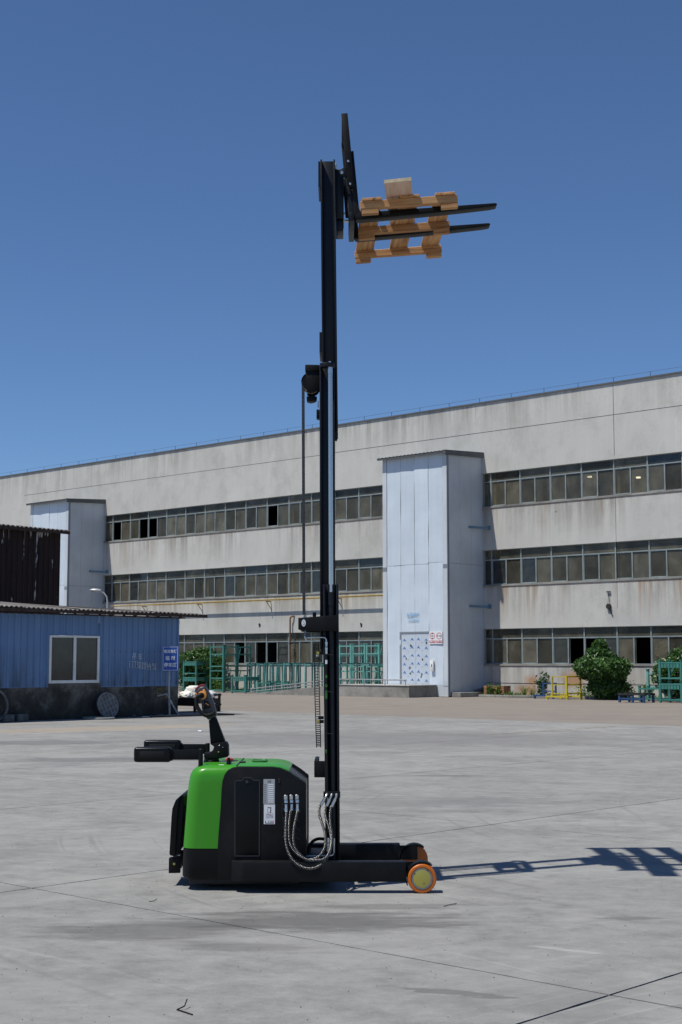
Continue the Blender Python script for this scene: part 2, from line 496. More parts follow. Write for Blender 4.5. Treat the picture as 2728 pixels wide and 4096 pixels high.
    M['spring'] = simple('spring_guard_steel', (0.40, 0.39, 0.375), 0.34, 1.0, 0.2, 40)
    M['chain'] = simple('oiled_chain_steel', (0.10, 0.095, 0.09), 0.42, 0.9, 0.3, 60)
    M['orange_pu'] = simple('orange_polyurethane', (0.52, 0.125, 0.006), 0.45, 0, 0.07, 8)
    M['orange'] = simple('orange_plastic', (0.80, 0.30, 0.06), 0.40, 0, 0.05, 8)
    M['red'] = simple('red_plastic', (0.52, 0.015, 0.015), 0.35, 0, 0.06, 8)
    M['maroon'] = simple('dull_red_plastic', (0.20, 0.022, 0.035), 0.5, 0, 0.06, 8)
    M['dark_grey'] = simple('dark_grey_plastic', (0.035, 0.041, 0.052), 0.42, 0, 0.1, 8)
    m, nt, b = mat_base('yellow_chromate')
    v = coords(nt, 'Object')
    f = tex_noise(nt, v, 11, 4, 0.55)
    nt.links.new(ramp(nt, f, [(0.3, (0.42, 0.40, 0.12)), (0.5, (0.45, 0.38, 0.08)), (0.7, (0.50, 0.30, 0.20))]), b.inputs['Base Color'])
    b.inputs['Metallic'].default_value = 0.45
    b.inputs['Roughness'].default_value = 0.45
    M['chromate'] = m
    M['white'] = simple('white_label', (0.74, 0.75, 0.78), 0.5, 0, 0.03, 5)
    M['silver_label'] = simple('silver_label', (0.42, 0.43, 0.45), 0.4, 0.3, 0.05, 5)
    M['ink'] = simple('black_ink', (0.02, 0.02, 0.022), 0.6, 0, 0.1, 5)
    M['cream'] = simple('cream_nylon', (0.55, 0.50, 0.38), 0.45, 0, 0.1, 10)

    # --- timber
    def wood(name, c1, c2, c3):
        m, nt, b = mat_base(name)
        v = coords(nt, 'Object')
        rnd = nd(nt, 'ShaderNodeObjectInfo').outputs['Random']
        comb = nd(nt, 'ShaderNodeCombineXYZ')
        nt.links.new(math_n(nt, 'MULTIPLY', rnd, 30.0), comb.inputs[2])
        nt.links.new(math_n(nt, 'MULTIPLY', rnd, 17.0), comb.inputs[0])
        add = nd(nt, 'ShaderNodeVectorMath', operation='ADD')
        nt.links.new(v, add.inputs[0])
        nt.links.new(comb.outputs[0], add.inputs[1])
        mp = nd(nt, 'ShaderNodeMapping')
        mp.inputs['Scale'].default_value = (2.0, 34, 34)
        nt.links.new(add.outputs[0], mp.inputs[0])
        g = tex_noise(nt, mp.outputs[0], 1.0, 5, 0.65)
        c = ramp(nt, g, [(0.33, c1), (0.48, c2), (0.68, c3)])
        k = math_n(nt, 'ADD', math_n(nt, 'MULTIPLY', rnd, 0.35), 0.82)
        s = nd(nt, 'ShaderNodeVectorMath', operation='SCALE')
        nt.links.new(c, s.inputs[0])
        nt.links.new(k, s.inputs[3])
        nt.links.new(s.outputs[0], b.inputs['Base Color'])
        b.inputs['Roughness'].default_value = 0.8
        bump(nt, b, g, 0.5, 0.003)
        return m
    M['wood'] = wood('pallet_pine', (0.20, 0.085, 0.03), (0.43, 0.215, 0.085), (0.58, 0.335, 0.15))
    M['ply'] = wood('plywood_face', (0.46, 0.30, 0.22), (0.56, 0.39, 0.30), (0.62, 0.45, 0.35))
    M['ply_edge'] = simple('plywood_edge', (0.55, 0.46, 0.30), 0.8, 0, 0.2, 30)

    # --- yard things
    M['teal'] = simple('teal_rack_paint', (0.04, 0.19, 0.16), 0.5, 0, 0.2, 3, dirt=(0.10, 0.12, 0.10), dirt_amt=0.5, objvar=0.12)
    M['teal_sunlit'] = simple('sunlit_teal_rack', (0.13, 0.36, 0.32), 0.5, 0, 0.18, 3, dirt=(0.14, 0.18, 0.16), dirt_amt=0.5, objvar=0.1)  # paler copy of the rack teal, sunlight put into the colour
    M['teal_blue'] = simple('faded_teal_frame_paint', (0.04, 0.15, 0.155), 0.55, 0, 0.3, 4, dirt=(0.12, 0.06, 0.04), dirt_amt=0.5, objvar=0.2)
    M['yellow'] = simple('yellow_rack_paint', (0.50, 0.40, 0.03), 0.5, 0, 0.12, 5, dirt=(0.22, 0.17, 0.05), dirt_amt=0.4)
    M['yellow_pipe'] = simple('yellow_gas_pipe', (0.34, 0.24, 0.06), 0.6, 0, 0.2, 3, dirt=(0.25, 0.16, 0.06), dirt_amt=0.6)
    M['blue_paint'] = simple('blue_rack_paint', (0.018, 0.06, 0.17), 0.5, 0, 0.2, 5, dirt=(0.05, 0.05, 0.06), dirt_amt=0.5)
    M['blue_bracket'] = simple('blue_bracket_paint', (0.09, 0.18, 0.26), 0.5, 0, 0.2, 5)
    M['black_iron'] = simple('black_iron', (0.018, 0.018, 0.018), 0.7, 0, 0.4, 6)
    M['pipe_grey'] = simple('grey_pipe', (0.34, 0.35, 0.36), 0.55, 0.2, 0.2, 5)
    M['rust_pipe'] = simple('rust_brown_pipe', (0.22, 0.10, 0.045), 0.8, 0.1, 0.3, 5)
    M['rail'] = simple('galvanised_rail', (0.36, 0.37, 0.38), 0.5, 0.5, 0.25, 4, dirt=(0.22, 0.13, 0.08), dirt_amt=0.5)
    M['lamp'] = simple('lamp_enamel', (0.42, 0.44, 0.46), 0.4, 0.1, 0.06, 5)
    M['sack'] = simple('white_woven_sack', (0.70, 0.70, 0.68), 0.75, 0, 0.14, 6, bumps=0.7, bdist=0.03)
    M['sack_dark'] = simple('dark_opening', (0.03, 0.03, 0.03), 0.9, 0, 0.2, 6)
    M['cover'] = simple('manhole_composite', (0.17, 0.17, 0.165), 0.85, 0, 0.3, 6, dirt=(0.07, 0.06, 0.05), dirt_amt=0.5)
    M['cover_rib'] = simple('manhole_rib', (0.26, 0.26, 0.25), 0.85, 0, 0.25, 6)
    M['block'] = simple('concrete_block', (0.12, 0.12, 0.105), 0.95, 0, 0.4, 6)
    M['brick'] = simple('clay_brick', (0.30, 0.15, 0.08), 0.9, 0, 0.3, 5, objvar=0.3)
    M['sign_blue'] = simple('sign_blue', (0.012, 0.075, 0.36), 0.4, 0, 0.06, 3)
    M['sign_white'] = simple('sign_white', (0.72, 0.74, 0.76), 0.5, 0, 0.04, 3)
    M['sign_red'] = simple('sign_red', (0.50, 0.03, 0.06), 0.5, 0, 0.05, 3)
    M['chalk'] = simple('white_chalk', (0.52, 0.56, 0.62), 0.9, 0, 0.3, 20)
    M['yellow_spray'] = simple('yellow_spray', (0.22, 0.15, 0.015), 0.9, 0, 0.4, 20)
    M['print_blue'] = simple('faded_blue_print', (0.28, 0.46, 0.66), 0.6, 0, 0.1, 5)
    M['film_white'] = simple('door_film', (0.50, 0.56, 0.63), 0.35, 0, 0.08, 3)
    M['film_blue'] = simple('film_logo_blue', (0.05, 0.16, 0.42), 0.4, 0, 0.2, 9)
    M['plastic_sheet'] = simple('clear_plastic_sheet', (0.42, 0.44, 0.46), 0.25, 0, 0.3, 2.5, bumps=0.9, bdist=0.1)
    M['faded_yellow'] = simple('faded_yellow_marking', (0.27, 0.215, 0.125), 0.9, 0, 0.25, 6)
    M['bark'] = simple('bush_bark', (0.09, 0.065, 0.045), 0.9, 0, 0.3, 8)

    def leaf(name, c1, c2, c3):
        m, nt, b = mat_base(name)
        geo = nd(nt, 'ShaderNodeNewGeometry')
        c = ramp(nt, geo.outputs['Random Per Island'], [(0.0, c1), (0.55, c2), (1.0, c3)])
        nt.links.new(c, b.inputs['Base Color'])
        b.inputs['Roughness'].default_value = 0.38
        b.inputs['Specular IOR Level'].default_value = 0.5
        tl = nd(nt, 'ShaderNodeBsdfTranslucent')
        nt.links.new(c, tl.inputs[0])
        ms = nd(nt, 'ShaderNodeMixShader')
        ms.inputs[0].default_value = 0.25
        nt.links.new(b.outputs[0], ms.inputs[1])
        nt.links.new(tl.outputs[0], ms.inputs[2])
        nt.links.new(ms.outputs[0], nt.nodes['Material Output'].inputs[0])
        return m
    M['leaf'] = leaf('evergreen_leaf', (0.022, 0.055, 0.012), (0.04, 0.11, 0.018), (0.085, 0.19, 0.03))
    M['weed'] = leaf('weed_leaf', (0.05, 0.12, 0.02), (0.08, 0.19, 0.03), (0.16, 0.26, 0.06))
    M['dull_weed'] = leaf('dull_weed_leaf', (0.03, 0.075, 0.03), (0.055, 0.12, 0.05), (0.09, 0.16, 0.07))
    m, nt, b = mat_base('lamp_tube')
    b.inputs['Emission Color'].default_value = (1, 0.98, 0.92, 1)
    b.inputs['Emission Strength'].default_value = 4.0
    M['tube_light'] = m


make_materials()


# ------------------------------------------------------------------ mesh helpers
class MB:
    def __init__(s):
        s.v = []
        s.f = []

    def add(s, vs, fs):
        o = len(s.v)
        s.v += [Vector(v) for v in vs]
        s.f += [tuple(i + o for i in f) for f in fs]
        return s

    def box(s, x0, x1, y0, y1, z0, z1):
        return s.add([(x0, y0, z0), (x1, y0, z0), (x1, y1, z0), (x0, y1, z0), (x0, y0, z1), (x1, y0, z1), (x1, y1, z1), (x0, y1, z1)],
                     [(0, 3, 2, 1), (4, 5, 6, 7), (0, 1, 5, 4), (1, 2, 6, 5), (2, 3, 7, 6), (3, 0, 4, 7)])

    def obox(s, c, ax, ay, az):
        c, ax, ay, az = Vector(c), Vector(ax), Vector(ay), Vector(az)
        vs = [c + i * ax + j * ay + k * az for k in (-1, 1) for i, j in ((-1, -1), (1, -1), (1, 1), (-1, 1))]
        return s.add(vs, [(0, 3, 2, 1), (4, 5, 6, 7), (0, 1, 5, 4), (1, 2, 6, 5), (2, 3, 7, 6), (3, 0, 4, 7)])

    def bar(s, a, b, w, d, up=(0, 0, 1)):
        a, b = Vector(a), Vector(b)
        dr = b - a
        L = dr.length
        dr.normalize()
        up = Vector(up)
        if abs(dr.dot(up)) > 0.98:
            up = Vector((1, 0, 0))
        sx = dr.cross(up).normalized()
        sy = sx.cross(dr).normalized()
        return s.obox((a + b) / 2, dr * (L / 2), sx * (w / 2), sy * (d / 2))

    def prism_y(s, prof, y0, y1):
        """outline [(x, z)] pushed from y0 to y1"""
        n = len(prof)
        area = sum(prof[i][0] * prof[(i + 1) % n][1] - prof[(i + 1) % n][0] * prof[i][1] for i in range(n))
        if area < 0:
            prof = prof[::-1]
        vs = [(x, y0, z) for x, z in prof] + [(x, y1, z) for x, z in prof]
        fs = [tuple(range(n)), tuple(range(2 * n - 1, n - 1, -1))]
        fs += [(i, n + i, n + (i + 1) % n, (i + 1) % n) for i in range(n)]
        return s.add(vs, fs)

    def prism_z(s, prof, z0, z1):
        n = len(prof)
        area = sum(prof[i][0] * prof[(i + 1) % n][1] - prof[(i + 1) % n][0] * prof[i][1] for i in range(n))
        if area < 0:
            prof = prof[::-1]
        vs = [(x, y, z0) for x, y in prof] + [(x, y, z1) for x, y in prof]
        fs = [tuple(range(n - 1, -1, -1)), tuple(range(n, 2 * n))]
        fs += [(i, (i + 1) % n, n + (i + 1) % n, n + i) for i in range(n)]
        return s.add(vs, fs)

    def tube(s, pts, r, n=8, cap=True):
        pts = [Vector(p) for p in pts]
        rs = r if isinstance(r, (list, tuple)) else [r] * len(pts)
        up = None
        rings = []
        for i, p in enumerate(pts):
            t = (pts[min(i + 1, len(pts) - 1)] - pts[max(i - 1, 0)]).normalized()
            if up is None:
                up = Vector((0, 0, 1)) if abs(t.z) < 0.9 else Vector((1, 0, 0))
            a = t.cross(up).normalized()
            up = a.cross(t).normalized()
            rings.append([p + (a * math.cos(2 * math.pi * k / n) + up * math.sin(2 * math.pi * k / n)) * rs[i] for k in range(n)])
        vs = [v for rg in rings for v in rg]
        fs = []
        for i in range(len(pts) - 1):
            for k in range(n):
                k2 = (k + 1) % n
                fs.append((i * n + k, i * n + k2, (i + 1) * n + k2, (i + 1) * n + k))
        if cap:
            fs.append(tuple(range(n - 1, -1, -1)))
            e = (len(pts) - 1) * n
            fs.append(tuple(range(e, e + n)))
        return s.add(vs, fs)

    def lathe_y(s, c, prof, n=40):
        """prof [(radius, y)] turned about the y axis through c"""
        cx, cy, cz = c
        vs = []
        for r, y in prof:
            for k in range(n):
                a = 2 * math.pi * k / n
                vs.append((cx + r * math.cos(a), cy + y, cz + r * math.sin(a)))
        fs = []
        for i in range(len(prof) - 1):
            for k in range(n):
                k2 = (k + 1) % n
                fs.append((i * n + k, i * n + k2, (i + 1) * n + k2, (i + 1) * n + k))
        fs.append(tuple(range(n)))
        e = (len(prof) - 1) * n
        fs.append(tuple(range(e + n - 1, e - 1, -1)))
        return s.add(vs, fs)

    def cyl(s, a, b, r, n=16):
        return s.tube([a, b], r, n)

    def loft(s, rings, cap=True):
        n = len(rings[0])
        vs = [v for rg in rings for v in rg]
        fs = []
        for i in range(len(rings) - 1):
            for k in range(n):
                k2 = (k + 1) % n
                fs.append((i * n + k, i * n + k2, (i + 1) * n + k2, (i + 1) * n + k))
        if cap:
            fs.append(tuple(range(n - 1, -1, -1)))
            e = (len(rings) - 1) * n
            fs.append(tuple(range(e, e + n)))
        return s.add(vs, fs)

    def mesh(s, name, mat, off=None, bevel=0.0, seg=2, smooth=35):
        me = bpy.data.meshes.new(name)
        vs = s.v if off is None else [v - off for v in s.v]
        me.from_pydata([tuple(v) for v in vs], [], s.f)
        me.validate()
        bm = bmesh.new()
        bm.from_mesh(me)
        bmesh.ops.recalc_face_normals(bm, faces=bm.faces)
        if bevel:
            es = [e for e in bm.edges if len(e.link_faces) == 2 and e.calc_face_angle(0) > R(28)]
            bmesh.ops.bevel(bm, geom=es, offset=bevel, segments=seg, affect='EDGES', profile=0.5, clamp_overlap=True)
        bm.to_mesh(me)
        bm.free()
        if smooth:
            for p in me.polygons:
                p.use_smooth = True
            me.set_sharp_from_angle(angle=R(smooth))
        if mat:
            me.materials.append(M[mat] if isinstance(mat, str) else mat)
        me.update()
        return me

    def build(s, name, mat, parent=None, off=None, bevel=0.0, seg=2, smooth=35):
        return link(name, s.mesh(name, mat, off, bevel, seg, smooth), parent)


def link(name, data, parent=None, loc=None, rz=None):
    o = bpy.data.objects.new(name, data)
    COL.objects.link(o)
    if parent:
        o.parent = parent
    if loc is not None:
        o.location = loc
    if rz is not None:
        o.rotation_euler = (0, 0, rz)
    return o


def tag(o, label, cat, group=None):
    o['label'] = label
    o['category'] = cat
    if group:
        o['group'] = group
    return o


def thing(name, label, cat, loc=(0, 0, 0), rz=0.0, group=None):
    o = link(name, None, None, loc, rz)
    o.empty_display_size = 0.2
    return tag(o, label, cat, group)


def structure(o):
    o['kind'] = 'structure'
    return o


def stuff(o):
    o['kind'] = 'stuff'
    return o


def copy_tree(o, parent=None):
    c = o.copy()
    COL.objects.link(c)
    c.parent = parent
    for ch in list(o.children):
        copy_tree(ch, c)
    return c


def text_mesh(body, size, mat, weight=0.0, align='CENTER'):
    cu = bpy.data.curves.new('lettering', 'FONT')
    cu.body = body
    cu.size = size
    cu.align_x = align
    cu.align_y = 'CENTER'
    cu.offset = weight
    cu.resolution_u = 3
    tmp = bpy.data.objects.new('lettering', cu)
    COL.objects.link(tmp)
    dg = bpy.context.evaluated_depsgraph_get()
    me = bpy.data.meshes.new_from_object(tmp.evaluated_get(dg))
    bpy.data.objects.remove(tmp)
    bpy.data.curves.remove(cu)
    me.materials.clear()
    me.materials.append(M[mat])
    return me


def lettering(name, body, size, mat, parent, loc, rot, weight=0.0, sx=1.0):
    o = link(name, text_mesh(body, size, mat, weight), parent)
    o.location = loc
    o.rotation_euler = rot
    o.scale = (sx, 1, 1)
    return o


def circle(cx, cy, r, n=24, a0=0.0, a1=2 * math.pi):
    return [(cx + r * math.cos(a0 + (a1 - a0) * k / n), cy + r * math.sin(a0 + (a1 - a0) * k / n)) for k in range(n)]

# ================================================================== THE SETTING
PQ = {}


def gthing(name, label, cat, p, q, z=0.0, rz=0.0, group=None):
    """a thing standing on the site grid; its parts are given in (p, q, z)"""
    o = thing(name, label, cat, W(p, q, z), GRID + rz, group)
    PQ[o.name] = (p, q, z)
    return o


def gpart(mb, name, mat, parent, **kw):
    o = mb.build(name, mat, parent, **kw)
    p, q, z = PQ[parent.name]
    o.location = (-p, -q, -z)
    return o


def gsub(mb, name, mat, part, **kw):
    return mb.build(name, mat, part, **kw)


def gsheet(name, mb, mat, **kw):
    o = mb.build(name, mat, None, **kw)
    o.rotation_euler = (0, 0, GRID)
    return o


# ground far below everything, out to the horizon
g = MB().add([(-900, -900, -0.06), (900, -900, -0.06), (900, 900, -0.06), (-900, 900, -0.06)], [(0, 1, 2, 3)]).build('ground', 'yard')
structure(g)
g2 = MB().add([(-60, -20, -0.022), (40, -20, -0.022), (40, 33.2, -0.022), (-60, 33.2, -0.022)], [(0, 1, 2, 3)])
bed = gsheet('yard_bed', g2, 'joint')
structure(bed)

# yard slabs, one object each, with chipped edges
Q_LINES = [-13.0, -5.0, 0.7, 6.28, 11.9, 19.8, 26.5, 33.0]
P_LINES = [-58.4 + 4.945 * k for k in range(20)]
yard = link('yard', None)
yard.empty_display_size = 0.5
structure(yard)
yard.rotation_euler = (0, 0, GRID)


def jag_edge(a, b, n, amp):
    out = []
    for k in range(n):
        t = k / n
        p = a.lerp(b, t)
        nrm = Vector((-(b - a).y, (b - a).x)).normalized()
        if k:
            p = p + nrm * random.uniform(-amp, amp) * (2.2 if random.random() < 0.12 else 1)
        out.append((p.x, p.y))
    return out


for i in range(len(P_LINES) - 1):
    for j in range(len(Q_LINES) - 1):
        p0, p1, q0, q1 = P_LINES[i] + 0.0085, P_LINES[i + 1] - 0.0085, Q_LINES[j] + 0.0085, Q_LINES[j + 1] - 0.0085
        near = (W((p0 + p1) / 2, (q0 + q1) / 2) - Vector((0, 9, 0))).length < 8
        n = 40 if near else 2
        c = [Vector((p0, q0)), Vector((p1, q0)), Vector((p1, q1)), Vector((p0, q1))]
        prof = sum([jag_edge(c[k], c[(k + 1) % 4], n, 0.0032 if near else 0) for k in range(4)], [])
        MB().prism_z(prof, -0.02, 0.0).build('concrete_slab', 'yard', yard, smooth=0)

road = MB().add([(-200, 33.006, 0.0), (90, 33.006, 0.0), (90, 200, 0.0), (-200, 200, 0.0)], [(0, 1, 2, 3)])
structure(gsheet('road', road, 'road'))

# planting strips under the facade, edged with kerb stones
for (pa, pb) in ((-41.0, -20.0), (-75.0, -53.6)):
    e = MB().box(pa, pb, 53.68, 54.84, 0.004, 0.09)
    structure(gsheet('planting_bed', e, 'earth'))
    kr = link('kerb', None)
    kr.rotation_euler = (0, 0, GRID)
    structure(kr)
    x = pa
    while x < pb - 0.2:
        L = min(1.0, pb - x)
        MB().box(x + 0.006, x + L - 0.006, 53.52, 53.66, 0.002, 0.115 + random.uniform(-0.008, 0.008)).build('kerb_stone', 'cement', kr, bevel=0.012)
        x += L

# ------------------------------------------------------------------ factory
MOD = 1.7253
ROWS = [(1.52, 3.20), (5.29, 6.98), (9.08, 10.72)]
QF = 54.85
fac = gthing('factory_building', 'long grey plastered three storey factory with ribbon windows', 'building', -51.0, QF)
w = MB()
P0, P1 = -120.0, -14.0
zb = [0.0, 1.52, 3.20, 5.29, 6.98, 9.08, 10.72, 14.17]
for a, b_ in ((0, 1), (2, 3), (4, 5), (6, 7)):
    w.box(P0, P1, QF, QF + 0.26, zb[a], zb[b_])
w.box(P0, -71.32, QF + 0.003, QF + 0.257, 0.003, 14.167)          # blank bay beyond the far tower
w.box(-45.72, -41.70, QF + 0.003, QF + 0.257, 0.003, 14.167)      # behind the near tower
wall = gpart(w, 'wall', 'plaster', fac, smooth=0)
# expansion joints and service grooves
gj = MB()
gj.box(-34.21, -34.192, QF - 0.006, QF + 0.02, 10.9, 14.1)
gj.box(-34.203, -34.192, QF - 0.006, QF + 0.02, 4.0, 9.05)
gj.box(-52.0, -27.0, QF - 0.006, QF + 0.02, 12.735, 12.75)
gj.box(-80.0, -52.6, QF - 0.006, QF + 0.02, 12.705, 12.717)
gj.box(-41.6, -22.0, QF - 0.006, QF + 0.02, 0.62, 0.645)
gpart(gj, 'joint_groove', 'joint', fac, smooth=0)
sl = MB()
for z0 in (1.52, 5.29, 9.08):
    sl.box(-71.3, -45.72, QF - 0.035, QF + 0.10, z0 - 0.07, z0 + 0.012)
    sl.box(-41.66, -14.0, QF - 0.035, QF + 0.10, z0 - 0.07, z0 + 0.012)
gpart(sl, 'sill_band', 'cement', fac, smooth=0)
rf = MB().box(P0, P1, QF - 0.06, QF + 26, 14.17, 14.24)
roof = gpart(rf, 'roof', 'tower_roof', fac, smooth=0)
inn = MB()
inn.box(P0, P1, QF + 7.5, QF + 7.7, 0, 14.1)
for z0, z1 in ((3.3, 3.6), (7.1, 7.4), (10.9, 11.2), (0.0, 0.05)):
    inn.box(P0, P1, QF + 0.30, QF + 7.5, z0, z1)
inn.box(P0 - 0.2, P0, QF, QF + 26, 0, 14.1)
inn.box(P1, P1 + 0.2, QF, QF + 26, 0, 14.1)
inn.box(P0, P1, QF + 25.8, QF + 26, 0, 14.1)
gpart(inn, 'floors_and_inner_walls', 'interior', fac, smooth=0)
for k in range(-1, 6):
    pc = -41.23 + 4 * MOD * (1 - k)
    if pc > -15:
        continue
    for z0, z1 in ((0.06, 3.29), (3.61, 7.09), (7.41, 10.89)):
        gpart(MB().box(pc - 0.25, pc + 0.25, QF + 0.22, QF + 0.62, z0, z1), 'interior_column', 'column', fac, smooth=0)
# roof edge wire on small posts
rp = MB()
p = -95.0
while p < -15:
    rp.bar((p, QF + 0.05, 14.24), (p, QF + 0.05, 14.46), 0.016, 0.016)
    p += 1.9
rp.tube([(-95, QF + 0.05, 14.46), (-55, QF + 0.05, 14.45), (-15, QF + 0.05, 14.46)], 0.006, 5)
gpart(rp, 'roof_wire', 'black_iron', fac, smooth=0)

# windows: one mesh per kind of frame and pane, shared by all
FR = {}


def frame_mesh(wd, hh):
    key = (round(wd, 3), round(hh, 3))
    if key in FR:
        return FR[key]
    m = MB()
    tz = 1.19
    m.box(0, 0.045, -0.03, 0.04, 0, hh)
    m.box(wd - 0.02, wd, -0.03, 0.04, 0, hh)
    m.box(0.045, wd - 0.02, -0.025, 0.04, tz, tz + 0.05)
    m.box(0.045, wd - 0.02, -0.02, 0.04, 0, 0.035)
    m.box(0.045, wd - 0.02, -0.02, 0.04, hh - 0.03, hh)
    if wd > 1.0:
        sx = wd / 2
        m.box(sx - 0.03, sx + 0.03, -0.022, 0.035, 0.035, tz)
        m.box(0.045, 0.075, -0.012, 0.03, 0.035, tz)
        m.box(0.075, sx - 0.03, -0.012, 0.03, 0.035, 0.07)
        m.box(0.075, sx - 0.03, -0.012, 0.03, tz - 0.03, tz)
    FR[key] = m.mesh('window', 'alu', smooth=0)
    return FR[key]


PN = {}


def pane_mesh(wd, hh, mt):
    key = (round(wd, 3), round(hh, 3), mt)
    if key not in PN:
        PN[key] = MB().box(0, wd, 0, 0.006, 0, hh).mesh('pane', mt, smooth=0)
    return PN[key]


OPEN = {(2, -70.56, 0), (2, -68.83, 1), (2, -67.11, 0), (2, -56.76, 0), (0, -60.21, 1), (0, -58.48, 1), (0, -56.76, 0),
        (2, -30.88, 1), (0, -34.33, 1), (0, -36.05, 0), (0, -37.78, 1)}
OPEN = {(a, round(b), c) for a, b, c in OPEN}
rw = random.Random(5)


def window(p, row, wd):
    z0, z1 = ROWS[row]
    hh = z1 - z0
    o = link('window', frame_mesh(wd, hh), fac)
    o.location = (p + 51.0, 0.13, z0)
    tz = 1.19

    def pane(x, z, pw, ph, y=0.008, dark=0.14):
        mt = 'dark_glass' if rw.random() < dark else 'glass'
        c = link('pane', pane_mesh(pw, ph, mt), o)
        c.location = (x, y, z)
    pane(0.045, tz + 0.05, wd - 0.065, hh - tz - 0.08, dark=0.10)
    if wd > 1.0:
        hw = wd / 2 - 0.105
        lo = (row, round(p), 0) in OPEN
        ro = (row, round(p), 1) in OPEN
        d = 0.14 if row else 0.25
        pane(0.075 + (wd / 2 - 0.10 if lo else 0), 0.07, hw, tz - 0.10, 0.008 if not lo else 0.022, d)
        pane(wd / 2 + 0.03 - (wd / 2 - 0.12 if ro else 0), 0.036, wd / 2 - 0.052, tz - 0.038, 0.016, d)
    else:
        pane(0.045, 0.036, wd - 0.066, tz - 0.04)


for row in range(3):
    left_from = 0 if row else 3
    if row:
        window(-71.30, row, 0.735)
    for k in range(left_from, 14):
        window(-70.56 + MOD * k, row, MOD)
    window(-70.56 + MOD * 14, row, 0.68)
    window(-41.66, row, 0.43)
    for k in range(0, 8):
        window(-41.23 + MOD * k, row, MOD)
gpart(MB().box(-41.23 + 8 * MOD, -14.0, QF + 0.01, QF + 0.25, 1.4, 11.0), 'wall', 'plaster', fac, smooth=0)
# clear sheeting hung inside one ground floor window
ps = MB()
nx, nz = 14, 10
for i in range(nx + 1):
    for k in range(nz + 1):
        s = i / nx
        t = k / nz
        sag = math.sin(math.pi * s) * 0.25 * (1 - t)
        ps.v.append(Vector((-32.55 + 1.65 * s, QF + 0.20 + 0.03 * math.sin(9 * s + 3 * t), 3.05 - 1.1 * (1 - t) * (0.55 + 0.45 * math.cos(3 * s)) - sag)))
for i in range(nx):
    for k in range(nz):
        ps.f.append((i * (nz + 1) + k, (i + 1) * (nz + 1) + k, (i + 1) * (nz + 1) + k + 1, i * (nz + 1) + k + 1))
gpart(ps, 'hung_plastic_sheet', 'plastic_sheet', fac, smooth=60)
for (pp, qq, zz) in ((-37.6, QF + 3.2, 10.55), (-35.4, QF + 4.0, 10.4), (-30.6, QF + 3.5, 10.2)):
    tag(gsheet('ceiling_lamp', MB().box(pp - 0.09, pp + 0.09, qq - 0.06, qq + 0.06, zz - 0.07, zz), 'tube_light', smooth=0),
        {-37.6: 'lit ceiling lamp behind the top floor transom nearest the tower', -35.4: 'lit ceiling lamp behind the middle of the right top floor windows', -30.6: 'lit ceiling lamp behind the open top floor window'}[pp], 'lamp', 'lit ceiling lamps')
# damage patches in the plaster
for (pp, zz, r) in ((-37.4, 8.55, 0.05), (-57.2, 3.66, 0.16), (-49.6, 3.55, 0.15), (-64.0, 3.95, 0.08)):
    m = MB()
    pts = [(pp + r * random.uniform(0.4, 1.2) * math.cos(a * 0.7) * 0.6, zz + r * random.uniform(0.5, 1.3) * math.sin(a * 0.7)) for a in range(9)]
    m.prism_y(pts, QF - 0.004, QF + 0.01)
    gpart(m, 'plaster_damage', 'joint', fac, smooth=0)

# gas pipe with its tray, on brackets
gp = gthing('gas_pipe', 'thin yellow gas pipe on brackets along the first floor sill', 'pipe', -58.0, QF)
gpart(MB().tube([(-70.0, QF - 0.32, 5.02), (-45.8, QF - 0.32, 5.02)], 0.035, 8), 'pipe', 'yellow_pipe', gp)
gpart(MB().box(-66.0, -45.8, QF - 0.355, QF - 0.285, 4.955, 4.975), 'tray', 'yellow_pipe', gp)
for pp in (-67.0, -62.0, -56.3, -51.0, -47.2):
    gpart(MB().bar((pp, QF - 0.40, 4.93), (pp, QF, 4.93), 0.05, 0.05).bar((pp, QF - 0.32, 4.9), (pp, QF, 4.55), 0.03, 0.03), 'bracket', 'yellow_pipe', gp)
v = gthing('vent_pipe', 'rusty upright vent pipe against the ground floor facade', 'pipe', -54.65, QF - 0.15)
gpart(MB().tube([(-54.65, QF - 0.15, 1.1), (-54.65, QF - 0.15, 3.95), (-54.60, QF - 0.15, 4.05), (-54.50, QF - 0.05, 4.08), (-54.47, QF, 4.08)], 0.045, 8), 'pipe', 'rust_pipe', v)
gpart(MB().box(-54.72, -54.58, QF - 0.20, QF, 2.6, 2.66), 'pipe_clip', 'rust_iron', v)
hp = gthing('hanging_pulley', 'small dark pulley hanging on a wire from the right facade', 'pulley', -34.6, QF - 0.06, 4.1)
gpart(MB().tube([(-34.6, QF - 0.06, 4.74), (-34.66, QF - 0.06, 4.2)], 0.008, 5).tube([(-34.6, QF - 0.06, 4.74), (-34.58, QF - 0.06, 4.2)], 0.008, 5).bar((-34.72, QF - 0.05, 4.75), (-34.52, QF - 0.05, 4.75), 0.05, 0.05), 'wire', 'black_iron', hp)
gpart(MB().lathe_y((-34.62, QF - 0.06, 4.10), [(0.05, -0.04), (0.12, -0.04), (0.12, 0.04), (0.05, 0.04)], 16), 'wheel', 'black_iron', hp)
gpart(MB().bar((-34.6, QF - 0.06, 4.0), (-34.46, QF - 0.06, 3.78), 0.05, 0.04), 'hook', 'black_iron', hp)

# ------------------------------------------------------------------ lift towers
QT = 52.14


